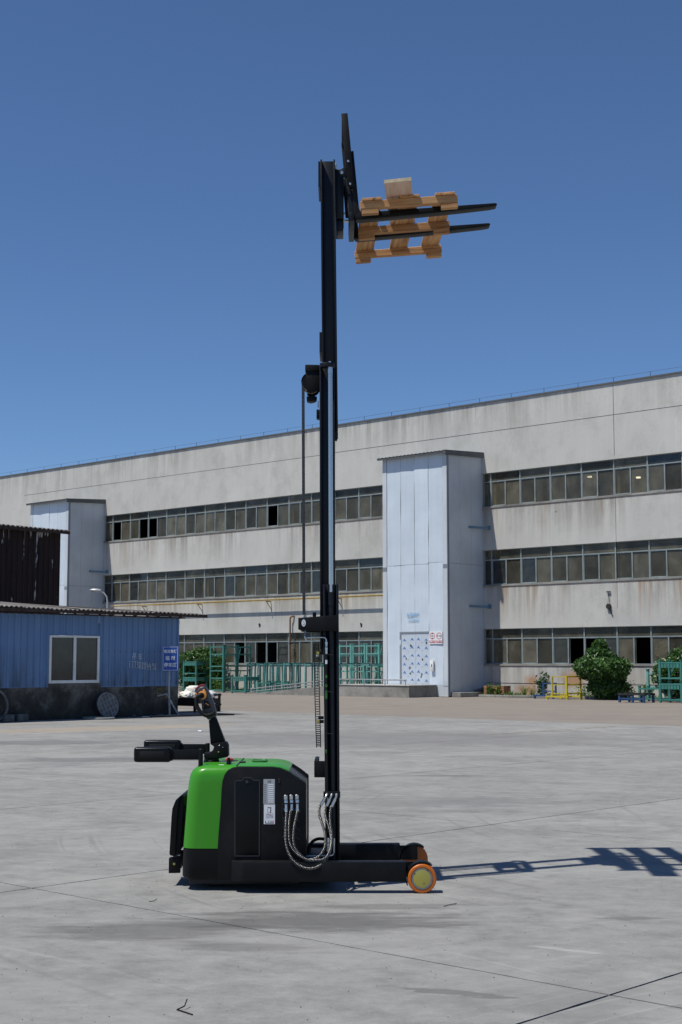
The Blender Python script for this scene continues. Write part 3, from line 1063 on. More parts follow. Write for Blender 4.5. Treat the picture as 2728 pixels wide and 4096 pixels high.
def tower(p0, p1, label, near):
    t = gthing('lift_tower', label, 'tower', (p0 + p1) / 2, QT)
    n = 4
    xs = [p0 + 0.27 + (p1 - p0 - 0.54) * k / n for k in range(n + 1)]
    dl, dr = xs[1] - 0.08, xs[3]
    rt = random.Random(int(abs(p0)))
    for k in range(n):
        jz = 6.27 + rt.uniform(-0.05, 0.05)
        # dented sheet: a light grid pushed in and out a few millimetres
        for z0, z1, nm in ((3.06 if near and k in (1, 2) else 0.55, jz, 0), (jz + 0.012, 11.5, 1)):
            cols, rows = 5, 14
            m = MB()
            off = rt.uniform(0, 50)
            for r_ in range(rows + 1):
                for c_ in range(cols + 1):
                    zz = z0 + (z1 - z0) * r_ / rows
                    xx = xs[k] + 0.008 + (xs[k + 1] - xs[k] - 0.016) * c_ / cols
                    d = 0.024 * noise.noise(Vector((xx * 1.3 + off, zz * 0.9, off))) + 0.012 * math.exp(-((zz - z0) * 4) ** 2) * noise.noise(Vector((xx * 5, off, 1)))
                    m.v.append(Vector((xx, QT + d, zz)))
            for r_ in range(rows):
                for c_ in range(cols):
                    a = r_ * (cols + 1) + c_
                    m.f.append((a, a + 1, a + cols + 2, a + cols + 1))
            gpart(m, 'cladding_sheet', 'clad', t, smooth=60)
    core = MB().box(p0 + 0.05, p1 - 0.05, QT + 0.06, QF - 0.002, 0.0, 11.45)
    gpart(core, 'core', 'joint', t, smooth=0)
    # side sheets, both sides
    for pp, sgn in ((p1, 1), (p0, -1)):
        for k in range(3):
            q0 = QT + 0.10 + (QF - QT - 0.10) * k / 3
            q1 = QT + 0.10 + (QF - QT - 0.10) * (k + 1) / 3
            for z0, z1 in ((0.05, 6.25), (6.262, 11.5)):
                gpart(MB().box(pp - 0.02, pp + 0.004 * sgn, q0 + 0.004, q1 - 0.004, z0, z1) if sgn > 0 else MB().box(pp - 0.004, pp + 0.02, q0 + 0.004, q1 - 0.004, z0, z1), 'side_sheet', 'clad_side', t, smooth=0)
    for pp, nm in ((p0, 0), (p1, 1)):
        a, b_ = (pp, pp + 0.26) if nm == 0 else (pp - 0.26, pp)
        gpart(MB().box(a, b_, QT - 0.02, QT + 0.03, 0.52, 6.0).box(a + 0.002, b_ - 0.002, QT - 0.018, QT + 0.03, 6.2, 11.5), 'corner_post', 'clad_side', t, smooth=0)
        gpart(MB().box(a - 0.003, b_ + 0.003, QT - 0.024, QT + 0.02, 6.0, 6.2), 'post_band', 'trim', t, smooth=0)
        if nm:
            gpart(MB().box(pp - 0.01, pp + 0.022, QT - 0.025, QT + 0.11, 0.05, 11.5), 'corner_trim', 'trim', t, smooth=0)
    # shallow mono-pitch roof, ribbed
    ro = MB()
    nr = 18
    zf, zk = 11.52, 11.70
    vs = []
    for i in range(nr * 2 + 1):
        pp = p0 - 0.14 + (p1 - p0 + 0.28) * i / (nr * 2)
        h = 0.045 if i % 2 else 0.0
        vs += [(pp, QT - 0.30, zf + h), (pp, QF, zk + h)]
    o = len(ro.v)
    ro.add(vs, [(2 * i, 2 * i + 2, 2 * i + 3, 2 * i + 1) for i in range(nr * 2)])
    ro.prism_z([(p0 - 0.12, QT - 0.28), (p1 + 0.12, QT - 0.28), (p1 + 0.12, QT - 0.20), (p0 - 0.12, QT - 0.20)], zf - 0.07, zf - 0.01)
    roofo = gpart(ro, 'roof', 'tower_roof', t, smooth=0)
    fz = MB().add([(p1 + 0.02, QT - 0.29, zf - 0.16), (p1 + 0.15, QT - 0.29, zf - 0.16), (p1 + 0.15, QT - 0.29, zf + 0.05), (p1 + 0.02, QT - 0.29, zf + 0.05),
                   (p1 + 0.02, QF - 0.01, zk - 0.20), (p1 + 0.15, QF - 0.01, zk - 0.20), (p1 + 0.15, QF - 0.01, zk + 0.05), (p1 + 0.02, QF - 0.01, zk + 0.05)],
                  [(0, 1, 2, 3), (4, 5, 6, 7), (0, 1, 5, 4), (1, 2, 6, 5), (2, 3, 7, 6), (3, 0, 4, 7)])
    gsub(fz, 'fascia', 'tower_roof', roofo, smooth=0)
    for zz in ((8.05, 4.27) if near else (7.2,)):
        b3 = gthing('wall_bracket', 'flat blue steel bracket on the near tower side, ' + ('upper' if zz > 6 else 'lower') + ' one' if near else 'flat blue steel bracket on the side of the far tower', 'bracket', p1 + 0.05, QF - 0.6, zz, group='blue brackets on the towers')
        gpart(MB().bar((p1 + 0.03, QF - 1.1, zz), (p1 + 0.45, QF - 0.05, zz - 0.02), 0.05, 0.10), 'arm', 'blue_bracket', b3)
        gpart(MB().box(p1 + 0.36, p1 + 0.50, QF - 0.09, QF - 0.002, zz - 0.10, zz + 0.09), 'end_plate', 'blue_bracket', b3)
    return t, dl, dr


tw, dl, dr = tower(-45.70, -41.68, 'pale blue metal clad lift tower with a film-covered double door', True)
tw2, _, _ = tower(-75.30, -71.30, 'pale blue metal clad tower half hidden behind the rusty shed', False)
# door of the near tower
door = gpart(MB().box(dl - 0.01, dl + 0.09, QT - 0.005, QT + 0.06, 0.55, 3.06).box(dl + 0.09, dr + 0.02, QT - 0.005, QT + 0.06, 2.97, 3.06), 'door_frame', 'trim', tw, smooth=0)
mid = (dl + 0.09 + dr) / 2
rt = random.Random(3)
for a, b_, odd in ((dl + 0.09, mid - 0.004, 0), (mid + 0.004, dr, 1)):
    leaf = gpart(MB().box(a, b_, QT + 0.012, QT + 0.052, 0.56, 2.965), 'door_leaf', 'film_white', tw, smooth=0)
    tri = MB()
    for r_ in range(6):
        for c_ in range(2):
            cx = a + (b_ - a) * (0.18 + 0.56 * c_) + 0.02
            cz = 0.66 + 0.385 * r_ + 0.19 * ((c_ + odd) % 2) * 0.2
            if cz > 2.8:
                continue
            tri.add([(cx - 0.11, QT + 0.009, cz), (cx + 0.13, QT + 0.009, cz), (cx + 0.01, QT + 0.009, cz + 0.16), (cx - 0.02, QT + 0.009, cz + 0.06)], [(0, 3, 2), (3, 1, 2)])
            tri.add([(cx + 0.22, QT + 0.009, cz - 0.10), (cx + 0.28, QT + 0.009, cz - 0.10), (cx + 0.25, QT + 0.009, cz - 0.06)], [(0, 1, 2)])
    gsub(tri, 'film_print', 'film_blue', leaf, smooth=0)
    tr = MB()
    for _ in range(4):
        cx, cz = rt.uniform(a + 0.15, b_ - 0.1), rt.uniform(0.8, 2.6)
        pts = [(cx + rt.uniform(0.02, 0.07) * math.cos(k * 1.05), cz + rt.uniform(0.02, 0.10) * math.sin(k * 1.05)) for k in range(6)]
        tr.prism_y(pts, QT + 0.0085, QT + 0.0105)
    gsub(tr, 'torn_film', 'joint', leaf, smooth=0)
gpart(MB().box(-42.37, -41.69, QT - 0.004, QT + 0.05, 0.02, 0.545), 'skirt_sheet', 'clad_side', tw, smooth=0)
# stencilled lettering on the cladding
for body, z, s in (('\u8d77\u91cd\u673a\u68af', 3.86, 0.20), ('137384252', 3.60, 0.155)):
    lo = lettering('stencil_lettering', body, s, 'print_blue', tw, (0, 0, 0), (math.pi / 2, 0, 0), 0.004)
    lo.location = (-43.78 + 43.69, -0.03, z)
# limit sign beside the door
ls = gthing('limit_sign', 'white height and width limit sign with red rings beside the tower door', 'sign', -42.385, QT - 0.035, 2.47)
gpart(MB().box(-42.78, -41.99, QT - 0.045, QT - 0.028, 2.47, 3.07), 'panel', 'sign_white', ls, smooth=0)
for cx, num, cap in ((-42.585, '2.4m', '\u9650\u9ad82.4\u7c73'), (-42.185, '1.7m', '\u9650\u5bbd1.7\u7c73')):
    m = MB()
    n = 28
    o1, o2 = circle(cx, 2.84, 0.155, n), circle(cx, 2.84, 0.128, n)
    m.add([(x, QT - 0.048, z) for x, z in o1] + [(x, QT - 0.048, z) for x, z in o2], [(k, (k + 1) % n, n + (k + 1) % n, n + k) for k in range(n)])
    ring = gpart(m, 'red_ring', 'sign_red', ls, smooth=0)
    m = MB()
    if num == '2.4m':
        for s_ in (1, -1):
            m.add([(cx - 0.05, QT - 0.049, 2.84 + s_ * 0.125), (cx + 0.05, QT - 0.049, 2.84 + s_ * 0.125), (cx, QT - 0.049, 2.84 + s_ * 0.07)], [(0, 1, 2)])
    else:
        for s_ in (1, -1):
            m.add([(cx + s_ * 0.125, QT - 0.049, 2.79), (cx + s_ * 0.125, QT - 0.049, 2.89), (cx + s_ * 0.08, QT - 0.049, 2.84)], [(0, 1, 2)])
    gpart(m, 'arrow', 'ink', ls, smooth=0)
    gpart(MB().box(cx - 0.18, cx + 0.18, QT - 0.047, QT - 0.044, 2.515, 2.625), 'red_strip', 'sign_red', ls, smooth=0)
    lettering('lettering', num, 0.085, 'ink', ls, (cx + 42.385, -0.016, 0.37), (math.pi / 2, 0, 0), 0.002)
    lettering('lettering', cap, 0.075, 'sign_white', ls, (cx + 42.385, -0.016, 0.10), (math.pi / 2, 0, 0), 0.002)
eb = gthing('switch_box', 'slim grey switch box fixed right of the tower door', 'switch box', -42.6, QT - 0.05, 1.18)
gpart(MB().box(-42.69, -42.50, QT - 0.11, QT - 0.03, 1.20, 1.70), 'case', 'white_frame', eb, bevel=0.01)
gpart(MB().box(-42.61, -42.57, QT - 0.118, QT - 0.109, 1.40, 1.52), 'slot', 'ink', eb, smooth=0)

# ------------------------------------------------------------------ loading platform with its ramp
lp = gthing('loading_platform', 'low stained concrete platform with a ramp in front of the tower door', 'platform', -46.0, 51.2)
m = MB()
prof = [(-53.2, 0.002), (-42.36, 0.002), (-42.36, 0.53), (-47.0, 0.53), (-53.2, 0.01)]
m.prism_y(prof, 50.1, QT - 0.03)
gpart(m, 'body', 'cement', lp, smooth=0)
gpart(MB().box(-47.0, -42.33, 50.07, QT - 0.035, 0.532, 0.56), 'top_edge', 'cement_light', lp, smooth=0)
gpart(MB().box(-41.66, -41.1, 52.3, QF - 0.01, 0.002, 0.22), 'side_step', 'cement', lp, smooth=0, bevel=0.02)
rl = gthing('pipe_railing', 'low galvanised pipe railing along ramp and platform edge', 'railing', -46.0, 50.2)


def rz_(p):
    return 0.56 if p > -47 else max(0.0, 0.56 * (p + 53.2) / 6.2)


gpart(MB().tube([(p, 50.2, rz_(p) + 0.24) for p in (-53.0, -47.0, -42.6)], 0.028, 7), 'top_rail', 'rail', rl)
gpart(MB().tube([(p, 50.2, rz_(p) + 0.10) for p in (-53.0, -47.0)], 0.022, 7), 'lower_rail', 'rail', rl)
for p in (-52.9, -51.3, -49.7, -48.2, -46.6, -45.2, -43.9, -42.65):
    gpart(MB().tube([(p, 50.2, rz_(p) - 0.02), (p, 50.2, rz_(p) + 0.24)], 0.024, 7), 'post', 'rail', rl)

# ------------------------------------------------------------------ blue shed
PS = -33.9
sh = gthing('blue_shed', 'blue corrugated metal shed on a mouldy concrete plinth', 'shed', PS, 25.0)


def corr(q0, q1, z0, z1, pf=PS, pitch=0.22, h=0.028):
    m = MB()
    qs = []
    q = q0
    while q < q1 - 1e-4:
        for dq, d in ((0, 0), (0.13, 0), (0.15, h), (0.195, h), (0.22, 0)):
            if q + dq <= q1 + 1e-4 and (not qs or q + dq > qs[-1][0] + 1e-5):
                qs.append((q + dq, d))
        q += pitch
    if qs[-1][0] < q1:
        qs.append((q1, 0))
    for qq, d in qs:
        m.v += [Vector((pf + d, qq, z0)), Vector((pf + d, qq, z1)), Vector((pf + d - 0.004, qq, z0)), Vector((pf + d - 0.004, qq, z1))]
    for i in range(len(qs) - 1):
        a, b_ = 4 * i, 4 * i + 4
        m.f += [(a, b_, b_ + 1, a + 1), (a + 2, a + 3, b_ + 3, b_ + 2)]
    return m


def sheets(q0, q1, z0, z1):
    q = q0
    while q < q1 - 0.02:
        e = min(q + 0.88, q1)
        gpart(corr(q + 0.002, e - 0.002, z0 + random.uniform(-0.01, 0.01), z1), 'wall_sheet', 'blue_sheet', sh, smooth=0)
        q = e


sheets(17.15, 24.19, 0.92, 3.0)
sheets(25.97, 29.0, 0.90, 2.98)
sheets(24.19, 25.97, 2.40, 2.99)
gpart(MB().box(PS - 0.06, PS + 0.035, 28.97, 29.03, 0.90, 2.98), 'corner_strip', 'blue_sheet', sh, smooth=0)
sc_ = MB()
for qq in [17.3 + 0.22 * k for k in range(54)]:
    if 24.15 < qq < 26.0:
        continue
    for zz in (1.05, 1.95):
        sc_.box(PS - 0.002, PS + 0.012, qq - 0.012, qq + 0.012, zz - 0.012, zz + 0.012)
gpart(sc_, 'screws', 'rust_iron', sh, smooth=0)
gpart(MB().box(PS - 0.16, PS - 0.012, 17.0, 29.05, 0.0, 0.93).box(PS - 0.158, PS + 0.01, 24.1, 26.06, 0.9, 1.02), 'plinth', 'plinth', sh, smooth=0)
gpart(MB().box(PS - 4.6, PS - 0.17, 28.86, 29.04, 0.0, 2.9).box(PS - 4.75, PS - 4.6, 17.0, 29.04, 0, 2.5).box(PS - 4.6, PS - 0.17, 17.0, 17.15, 0, 2.9), 'rear_wall', 'plinth', sh, smooth=0)
wf = MB()
q0, q1, z0, z1 = 24.19, 25.97, 1.03, 2.40
wf.box(PS - 0.05, PS + 0.04, q0, q0 + 0.075, z0, z1).box(PS - 0.05, PS + 0.04, q1 - 0.075, q1, z0, z1)
wf.box(PS - 0.048, PS + 0.038, q0 + 0.075, q1 - 0.075, z0, z0 + 0.085).box(PS - 0.048, PS + 0.038, q0 + 0.075, q1 - 0.075, z1 - 0.06, z1)
wf.box(PS - 0.04, PS + 0.034, 25.04, 25.13, z0 + 0.085, z1 - 0.06)
win = gpart(wf, 'window', 'white_frame', sh, smooth=0)
gsub(MB().box(PS - 0.01, PS - 0.004, q0 + 0.075, 25.04, z0 + 0.085, z1 - 0.06), 'pane', 'dark_glass', win, smooth=0)
gsub(MB().box(PS - 0.002, PS + 0.004, 25.13, q1 - 0.075, z0 + 0.085, z1 - 0.06), 'pane', 'dark_glass', win, smooth=0)
# sagging fibre-cement roof on light trusses
q = 16.6
while q < 29.8:
    e = min(q + 0.95, 29.87)
    m = MB()
    n = 12
    dz0, dz1 = random.uniform(-0.02, 0.02), random.uniform(-0.02, 0.02)
    ov = random.uniform(-0.05, 0.04)
    pts = []
    for i in range(n + 1):
        qq = q + (e - q) * i / n
        wv = 0.022 * math.cos(i * math.pi)
        zf = 3.16 - 0.006 * (qq - 22)
        zk = 3.66 - 0.036 * (qq - 22)
        pts += [Vector((PS + 0.45 + ov, qq, zf + wv + dz0)), Vector((PS - 4.9, qq, zk + wv + dz1)), Vector((PS + 0.45 + ov, qq, zf + wv + dz0 - 0.014)), Vector((PS - 4.9, qq, zk + wv + dz1 - 0.014))]
    m.v = pts
    for i in range(n):
        a, b_ = 4 * i, 4 * i + 4
        m.f += [(a, b_, b_ + 1, a + 1), (a + 2, a + 3, b_ + 3, b_ + 2), (a, a + 2, b_ + 2, b_)]
    gpart(m, 'roof_sheet', 'roof_sheet', sh, smooth=0)
    q = e - 0.03
tr = MB().bar((PS + 0.40, 16.7, 3.10), (PS + 0.40, 29.85, 3.06), 0.05, 0.09)
tr.bar((PS - 0.02, 16.7, 3.02), (PS - 0.02, 29.3, 3.0), 0.05, 0.04)
qq = 17.0
while qq < 29.2:
    tr.bar((PS - 0.02, qq, 3.0), (PS - 0.02, qq, 3.16), 0.06, 0.06)
    tr.bar((PS - 0.02, qq, 3.16), (PS - 0.02, qq + 0.42, 3.02), 0.022, 0.022)
    tr.bar((PS - 0.02, qq + 0.42, 3.02), (PS - 0.02, qq + 0.84, 3.16), 0.022, 0.022)
    tr.bar((PS + 0.4, qq, 3.10), (PS - 4.8, qq, 3.60 - 0.036 * (qq - 22)), 0.05, 0.07)
    qq += 0.9
gpart(tr, 'truss', 'rust_iron', sh, smooth=0)

# chalk writing on the shed
STROKES = {
    '1': [[(0.4, 1), (0.4, 0)]], '3': [[(0.1, 0.9), (0.5, 1), (0.75, 0.8), (0.35, 0.55), (0.8, 0.35), (0.6, 0.05), (0.1, 0.1)]],
    '7': [[(0.0, 0.95), (0.8, 1.0), (0.4, 0.0)]], '8': [[(0.7, 0.9), (0.4, 1), (0.15, 0.8), (0.7, 0.3), (0.5, 0), (0.15, 0.15), (0.3, 0.5), (0.75, 0.75), (0.7, 0.9)]],
    '4': [[(0.3, 1), (0.05, 0.4), (0.8, 0.45)], [(0.6, 0.8), (0.55, -0.1)]], '9': [[(0.7, 0.85), (0.35, 1), (0.15, 0.7), (0.6, 0.6), (0.72, 0.85), (0.6, 0)]],
    'A': [[(0.2, 1), (0.8, 1), (0.8, 0.7), (0.2, 0.7), (0.2, 1)], [(0.05, 0.5), (0.05, 0.1)], [(0.05, 0.5), (0.95, 0.5), (0.9, 0.15)], [(0.5, 0.7), (0.5, -0.15)]],
    'B': [[(0.1, 0.8), (0.9, 0.85)], [(0.5, 1.1), (0.15, 0.5), (0.85, 0.55)], [(0.0, 0.25), (1.0, 0.2)], [(0.55, 0.7), (0.5, -0.2)]],
}
ch = MB()


def strokes(key, q, z, wd, ht, th=0.016):
    for st in STROKES[key]:
        for a, b_ in zip(st[:-1], st[1:]):
            A = Vector((PS + 0.034, q + a[0] * wd, z + a[1] * ht))
            B = Vector((PS + 0.034, q + b_[0] * wd, z + b_[1] * ht))
            ch.bar(A, B, 0.004, th, up=(1, 0, 0)) if False else ch.bar(A, B, th, 0.006, up=(1, 0, 0))


qq = 27.06
for i, d in enumerate('13738884498'):
    strokes(d, qq, 1.47 - 0.008 * i, 0.095, 0.20)
    qq += 0.099
strokes('A', 27.20, 1.72, 0.14, 0.17)
strokes('B', 27.42, 1.71, 0.15, 0.18)
gpart(ch, 'chalk_writing', 'chalk', sh, smooth=0)
ch = MB()
for a, b_ in (((28.22, 0.50), (28.22, 0.82)), ((28.22, 0.82), (28.42, 0.80)), ((28.24, 0.68), (28.4, 0.68)), ((28.5, 0.80), (28.7, 0.80)), ((28.7, 0.80), (28.52, 0.56)), ((28.52, 0.56), (28.72, 0.56))):
    ch.bar((PS - 0.008, a[0], a[1]), (PS - 0.008, b_[0], b_[1]), 0.03, 0.006, up=(1, 0, 0))
gpart(ch, 'yellow_marking', 'yellow_spray', sh, smooth=0)

# ------------------------------------------------------------------ rusty shed behind
PR = -42.0
rs = gthing('rusty_shed', 'tall dark shed of rust brown sheets with flaking pale paint', 'shed', PR, 26.0)
q = 15.0
while q < 30.3:
    e = min(q + 0.66, 30.38)
    gpart(corr(q + 0.003, e - 0.003, 2.4 + random.uniform(-0.03, 0.03), 6.28 + random.uniform(-0.02, 0.02), PR, 0.22, 0.03), 'wall_sheet', 'rust_sheet', rs, smooth=0)
    q = e
gpart(MB().box(PR - 6, PR - 0.02, 15, 30.36, 0, 2.45).box(PR - 5.9, PR - 0.05, 30.25, 30.37, 2.45, 6.2), 'wall', 'plinth', rs, smooth=0)
q = 14.6
while q < 30.5:
    e = min(q + 0.95, 30.62)
    m = MB()
    n = 10
    pts = []
    for i in range(n + 1):
        qq = q + (e - q) * i / n
        wv = 0.025 * math.cos(i * math.pi)
        zf = 6.34 - 0.01 * (qq - 28)
        pts += [Vector((PR + 0.25, qq, zf + wv)), Vector((PR - 6.2, qq, zf + 0.55 + wv)), Vector((PR + 0.25, qq, zf + wv - 0.02)), Vector((PR - 6.2, qq, zf + 0.53 + wv))]
    m.v = pts
    for i in range(n):
        a, b_ = 4 * i, 4 * i + 4
        m.f += [(a, b_, b_ + 1, a + 1), (a + 2, a + 3, b_ + 3, b_ + 2), (a, a + 2, b_ + 2, b_)]
    gpart(m, 'roof_sheet', 'roof_sheet', rs, smooth=0)
    q = e - 0.02
gpart(MB().box(PR + 0.20, PR + 0.24, 14.6, 30.62, 6.19, 6.29), 'eaves_board', 'rust_iron', rs, smooth=0)

# faded yellow marking on the far yard
def ground_at(u, v, z=0.0):
    a, b_, c = ray(u, v)
    t = (z - EYE) / c
    return Vector((a * t, b_ * t, z))


A_, B_ = ground_at(1960, 2937, 0.004), ground_at(2470, 2905, 0.004)
dn = (B_ - A_).normalized()
sd = Vector((-dn.y, dn.x, 0)) * 0.05
lm = MB()
for k in range(14):
    t0, t1 = k / 14, (k + random.uniform(0.55, 0.95)) / 14
    w_ = random.uniform(0.4, 1.0)
    lm.add([A_.lerp(B_, t0) - sd * w_, A_.lerp(B_, t1) - sd * w_, A_.lerp(B_, t1) + sd * w_, A_.lerp(B_, t0) + sd * w_], [(0, 1, 2, 3)])
ln = lm.build('painted_line', 'faded_yellow', smooth=0)
structure(ln)

# ================================================================== YARD THINGS
def rack(p, q, nlev, h, wp, dq, mat, label, cat='rack', panel=False, ribs=True, group='teal stacking racks', z=0.0, name='stacking_rack'):
    """nlev racks of height h stand on one another; each level is a rack of its own"""
    out = []
    for lv in range(nlev):
        lab = label if nlev == 1 else label + (', lower rack' if lv == 0 else ', upper rack')
        t = gthing(name, lab, cat, p, q, z + lv * h, group=group)
        zb_ = z + lv * h
        s = 0.088
        for a in (p, p + wp - s):
            for b_ in (q, q + dq - s):
                gpart(MB().box(a, a + s, b_, b_ + s, zb_ + 0.03, zb_ + h - 0.03), 'post', mat, t, smooth=0)
                gpart(MB().box(a - 0.02, a + s + 0.02, b_ - 0.02, b_ + s + 0.02, zb_ + h - 0.028, zb_ + h - 0.004), 'cup', mat, t, smooth=0)
                gpart(MB().box(a + 0.012, a + s - 0.012, b_ + 0.012, b_ + s - 0.012, zb_ + 0.003, zb_ + 0.029), 'foot', mat, t, smooth=0)
        lv_z = [zb_ + 0.12, zb_ + h - 0.12]
        if h > 1.1:
            lv_z.append(zb_ + h * 0.60)
        for zz in lv_z:
            r_ = MB()
            r_.box(p + s, p + wp - s, q + 0.008, q + s - 0.008, zz - 0.03, zz + 0.03)
            r_.box(p + s, p + wp - s, q + dq - s + 0.008, q + dq - 0.008, zz - 0.03, zz + 0.03)
            gpart(r_, 'rail', mat, t, smooth=0)
            r_ = MB()
            r_.box(p + 0.008, p + s - 0.008, q + s, q + dq - s, zz - 0.028, zz + 0.028)
            r_.box(p + wp - s + 0.008, p + wp - 0.008, q + s, q + dq - s, zz - 0.028, zz + 0.028)
            gpart(r_, 'side_rail', mat, t, smooth=0)
        if panel:
            zz = zb_ + h - 0.16
            gpart(MB().box(p + wp - s + 0.02, p + wp - s + 0.035, q + s, q + dq - s, zz - 0.14, zz + 0.02), 'side_panel', mat, t, smooth=0)
            for k in range(6):
                a = p + s + 0.02 + (wp - 2 * s - 0.04) * k / 6
                gpart(MB().box(a, a + (wp - 2 * s) / 6 - 0.03, q + 0.015, q + 0.05, zz - 0.16, zz + 0.02), 'slat', mat, t, smooth=0)
        elif ribs:
            zz = lv_z[-1] - 0.04
            m = MB()
            for k in range(6):
                a = p + s + 0.08 + (wp - 2 * s - 0.14) * k / 6
                m.box(a, a + 0.03, q + 0.02, q + 0.06, zz - 0.09, zz)
            gpart(m, 'hooks', mat, t, smooth=0)
        # diagonal stay in the back
        gpart(MB().bar((p + 0.06, q + dq - 0.04, zb_ + 0.15), (p + 0.30, q + dq - 0.04, zb_ + h - 0.15), 0.035, 0.035), 'stay', mat, t, smooth=0)
        out.append(t)
    return out


# left group
rack(-60.9, 52.5, 2, 0.87, 1.13, 0.85, 'teal', 'two-high teal rack with slatted fronts beside the left bush', panel=True)
rack(-57.55, 51.5, 2, 1.27, 1.10, 1.0, 'teal', 'tall two-high teal rack left of the low racks, nearer column')
rack(-57.55, 52.52, 2, 1.27, 1.10, 1.0, 'teal', 'tall two-high teal rack left of the low racks, rear column')
rack(-55.2, 50.9, 1, 0.95, 1.12, 1.0, 'teal', 'single teal rack with slatted front standing before the tall racks', panel=True)
rack(-53.95, 51.6, 1, 0.65, 0.95, 0.8, 'teal', 'low teal rack beside the slatted rack, left one', ribs=False, group='low teal racks by the ramp')
rack(-52.65, 51.6, 1, 0.65, 0.95, 0.8, 'teal', 'low teal rack behind the foot of the ramp, right one', ribs=False, group='low teal racks by the ramp')
# tall racks, teal paled for sunlight, right of the mast, behind the platform
for k, (pp, lab) in enumerate(((-49.55, 'left'), (-48.62, 'middle'), (-47.69, 'right'))):
    rack(pp, 53.1, 2, 1.27, 0.88, 0.9, 'teal_sunlit', 'tall two-high sunlit teal rack behind the platform rail, %s column' % lab, group='pale teal racks behind the platform')
# long row of nested frames behind the ramp
rr = random.Random(11)
ORD = 'first second third fourth fifth sixth seventh eighth ninth tenth eleventh twelfth thirteenth fourteenth fifteenth sixteenth seventeenth eighteenth nineteenth twentieth twenty-first twenty-second twenty-third twenty-fourth twenty-fifth twenty-sixth'.split()
pos = [-55.7 + 0.25 * k + rr.uniform(-0.07, 0.07) for k in range(13)] + [-52.3 + 0.50 * k + rr.uniform(-0.12, 0.12) for k in range(13)]
for k, pp in enumerate(pos):
    h = 1.52 + rr.uniform(-0.02, 0.02)
    order = 'leftmost' if k == 0 else 'rightmost' if k == len(pos) - 1 else None
    t = gthing('nested_frame', '%s slim faded teal frame from the left in the row behind the ramp' % ORD[k], 'frame', pp, 52.75, group='slim teal frames nested behind the ramp')
    ln = rr.uniform(-0.08, 0.10)
    mt = ('teal_blue', 'teal', 'teal_blue', 'teal_sunlit')[k % 4]  # every fourth frame takes the teal paled for sunlight
    for a, b_ in ((0, 0), (0.0, 0.9)):
        gpart(MB().bar((pp, 52.55 + b_, 0.01), (pp + ln, 52.55 + b_, h), 0.066, 0.06, up=(0, 1, 0)), 'post', mt, t, smooth=0)
    gpart(MB().bar((pp + ln, 52.5, h + 0.022), (pp + ln, 53.5, h + 0.022), 0.05, 0.045), 'top_bar', mt, t, smooth=0)
    gpart(MB().bar((pp + ln - 0.05, 52.53, h - 0.03), (pp + ln + 0.40, 52.53, h - 0.03), 0.04, 0.05), 'front_bar', mt, t, smooth=0)
    gpart(MB().bar((pp, 52.6, 0.10), (pp, 53.4, 0.10), 0.045, 0.05), 'bottom_bar', mt, t, smooth=0)

# right group
def dx(p, q, *a, **k):
    return rack(p, q, *a, **k)


dx(-29.95, 51.0, 2, 0.86, 1.05, 0.85, 'teal', 'two-high teal rack with slatted fronts at the right edge', panel=True)
dx(-28.75, 50.9, 2, 1.30, 1.05, 0.9, 'teal', 'tall two-high teal rack cut by the right frame edge', panel=True)
dx(-31.45, 51.9, 1, 0.65, 1.05, 0.8, 'teal', 'low teal rack behind the dark low pallet', ribs=False)
t = gthing('leaning_frame', 'narrow upright teal frame behind the low rack by the right bush', 'frame', -31.6, 52.9)
gpart(MB().box(-31.62, -31.52, 52.85, 52.95, 0.02, 1.32), 'post', 'teal_sunlit', t, smooth=0)
gpart(MB().bar((-30.75, 52.9, 0.1), (-31.0, 52.9, 1.3), 0.06, 0.06), 'slanted_post', 'teal_sunlit', t, smooth=0)
gpart(MB().box(-31.52, -30.85, 52.87, 52.93, 1.12, 1.18).box(-31.52, -30.85, 52.87, 52.93, 0.55, 0.61), 'rail', 'teal_sunlit', t, smooth=0)
gpart(MB().box(-31.66, -31.48, 52.81, 52.99, 1.32, 1.345), 'cup', 'teal', t, smooth=0)

# dark pallet of blue feet
t = gthing('steel_pallet', 'low dark steel pallet with blue feet in front of the low rack', 'pallet', -31.0, 50.6)
pa, pb, qa, qb = -31.35, -30.15, 50.2, 51.0
for a in (pa, (pa + pb) / 2, pb - 0.08):
    for b_ in (qa, qb - 0.08):
        gpart(MB().box(a, a + 0.08, b_, b_ + 0.08, 0.004, 0.30), 'leg', 'blue_paint', t, smooth=0)
gpart(MB().box(pa - 0.02, pb + 0.02, qa - 0.02, qa + 0.1, 0.301, 0.36).box(pa - 0.02, pb + 0.02, qb - 0.1, qb + 0.02, 0.301, 0.36), 'deck_beam', 'black_iron', t, smooth=0)
for k in range(5):
    a = pa + (pb - pa - 0.16) * k / 4
    gpart(MB().box(a, a + 0.16, qa - 0.015, qb + 0.015, 0.361, 0.385), 'slat', 'black_iron', t, smooth=0)
gpart(MB().box(pa + 0.08, pb - 0.08, qa + 0.015, qa + 0.065, 0.12, 0.19), 'tie_bar', 'blue_paint', t, smooth=0)

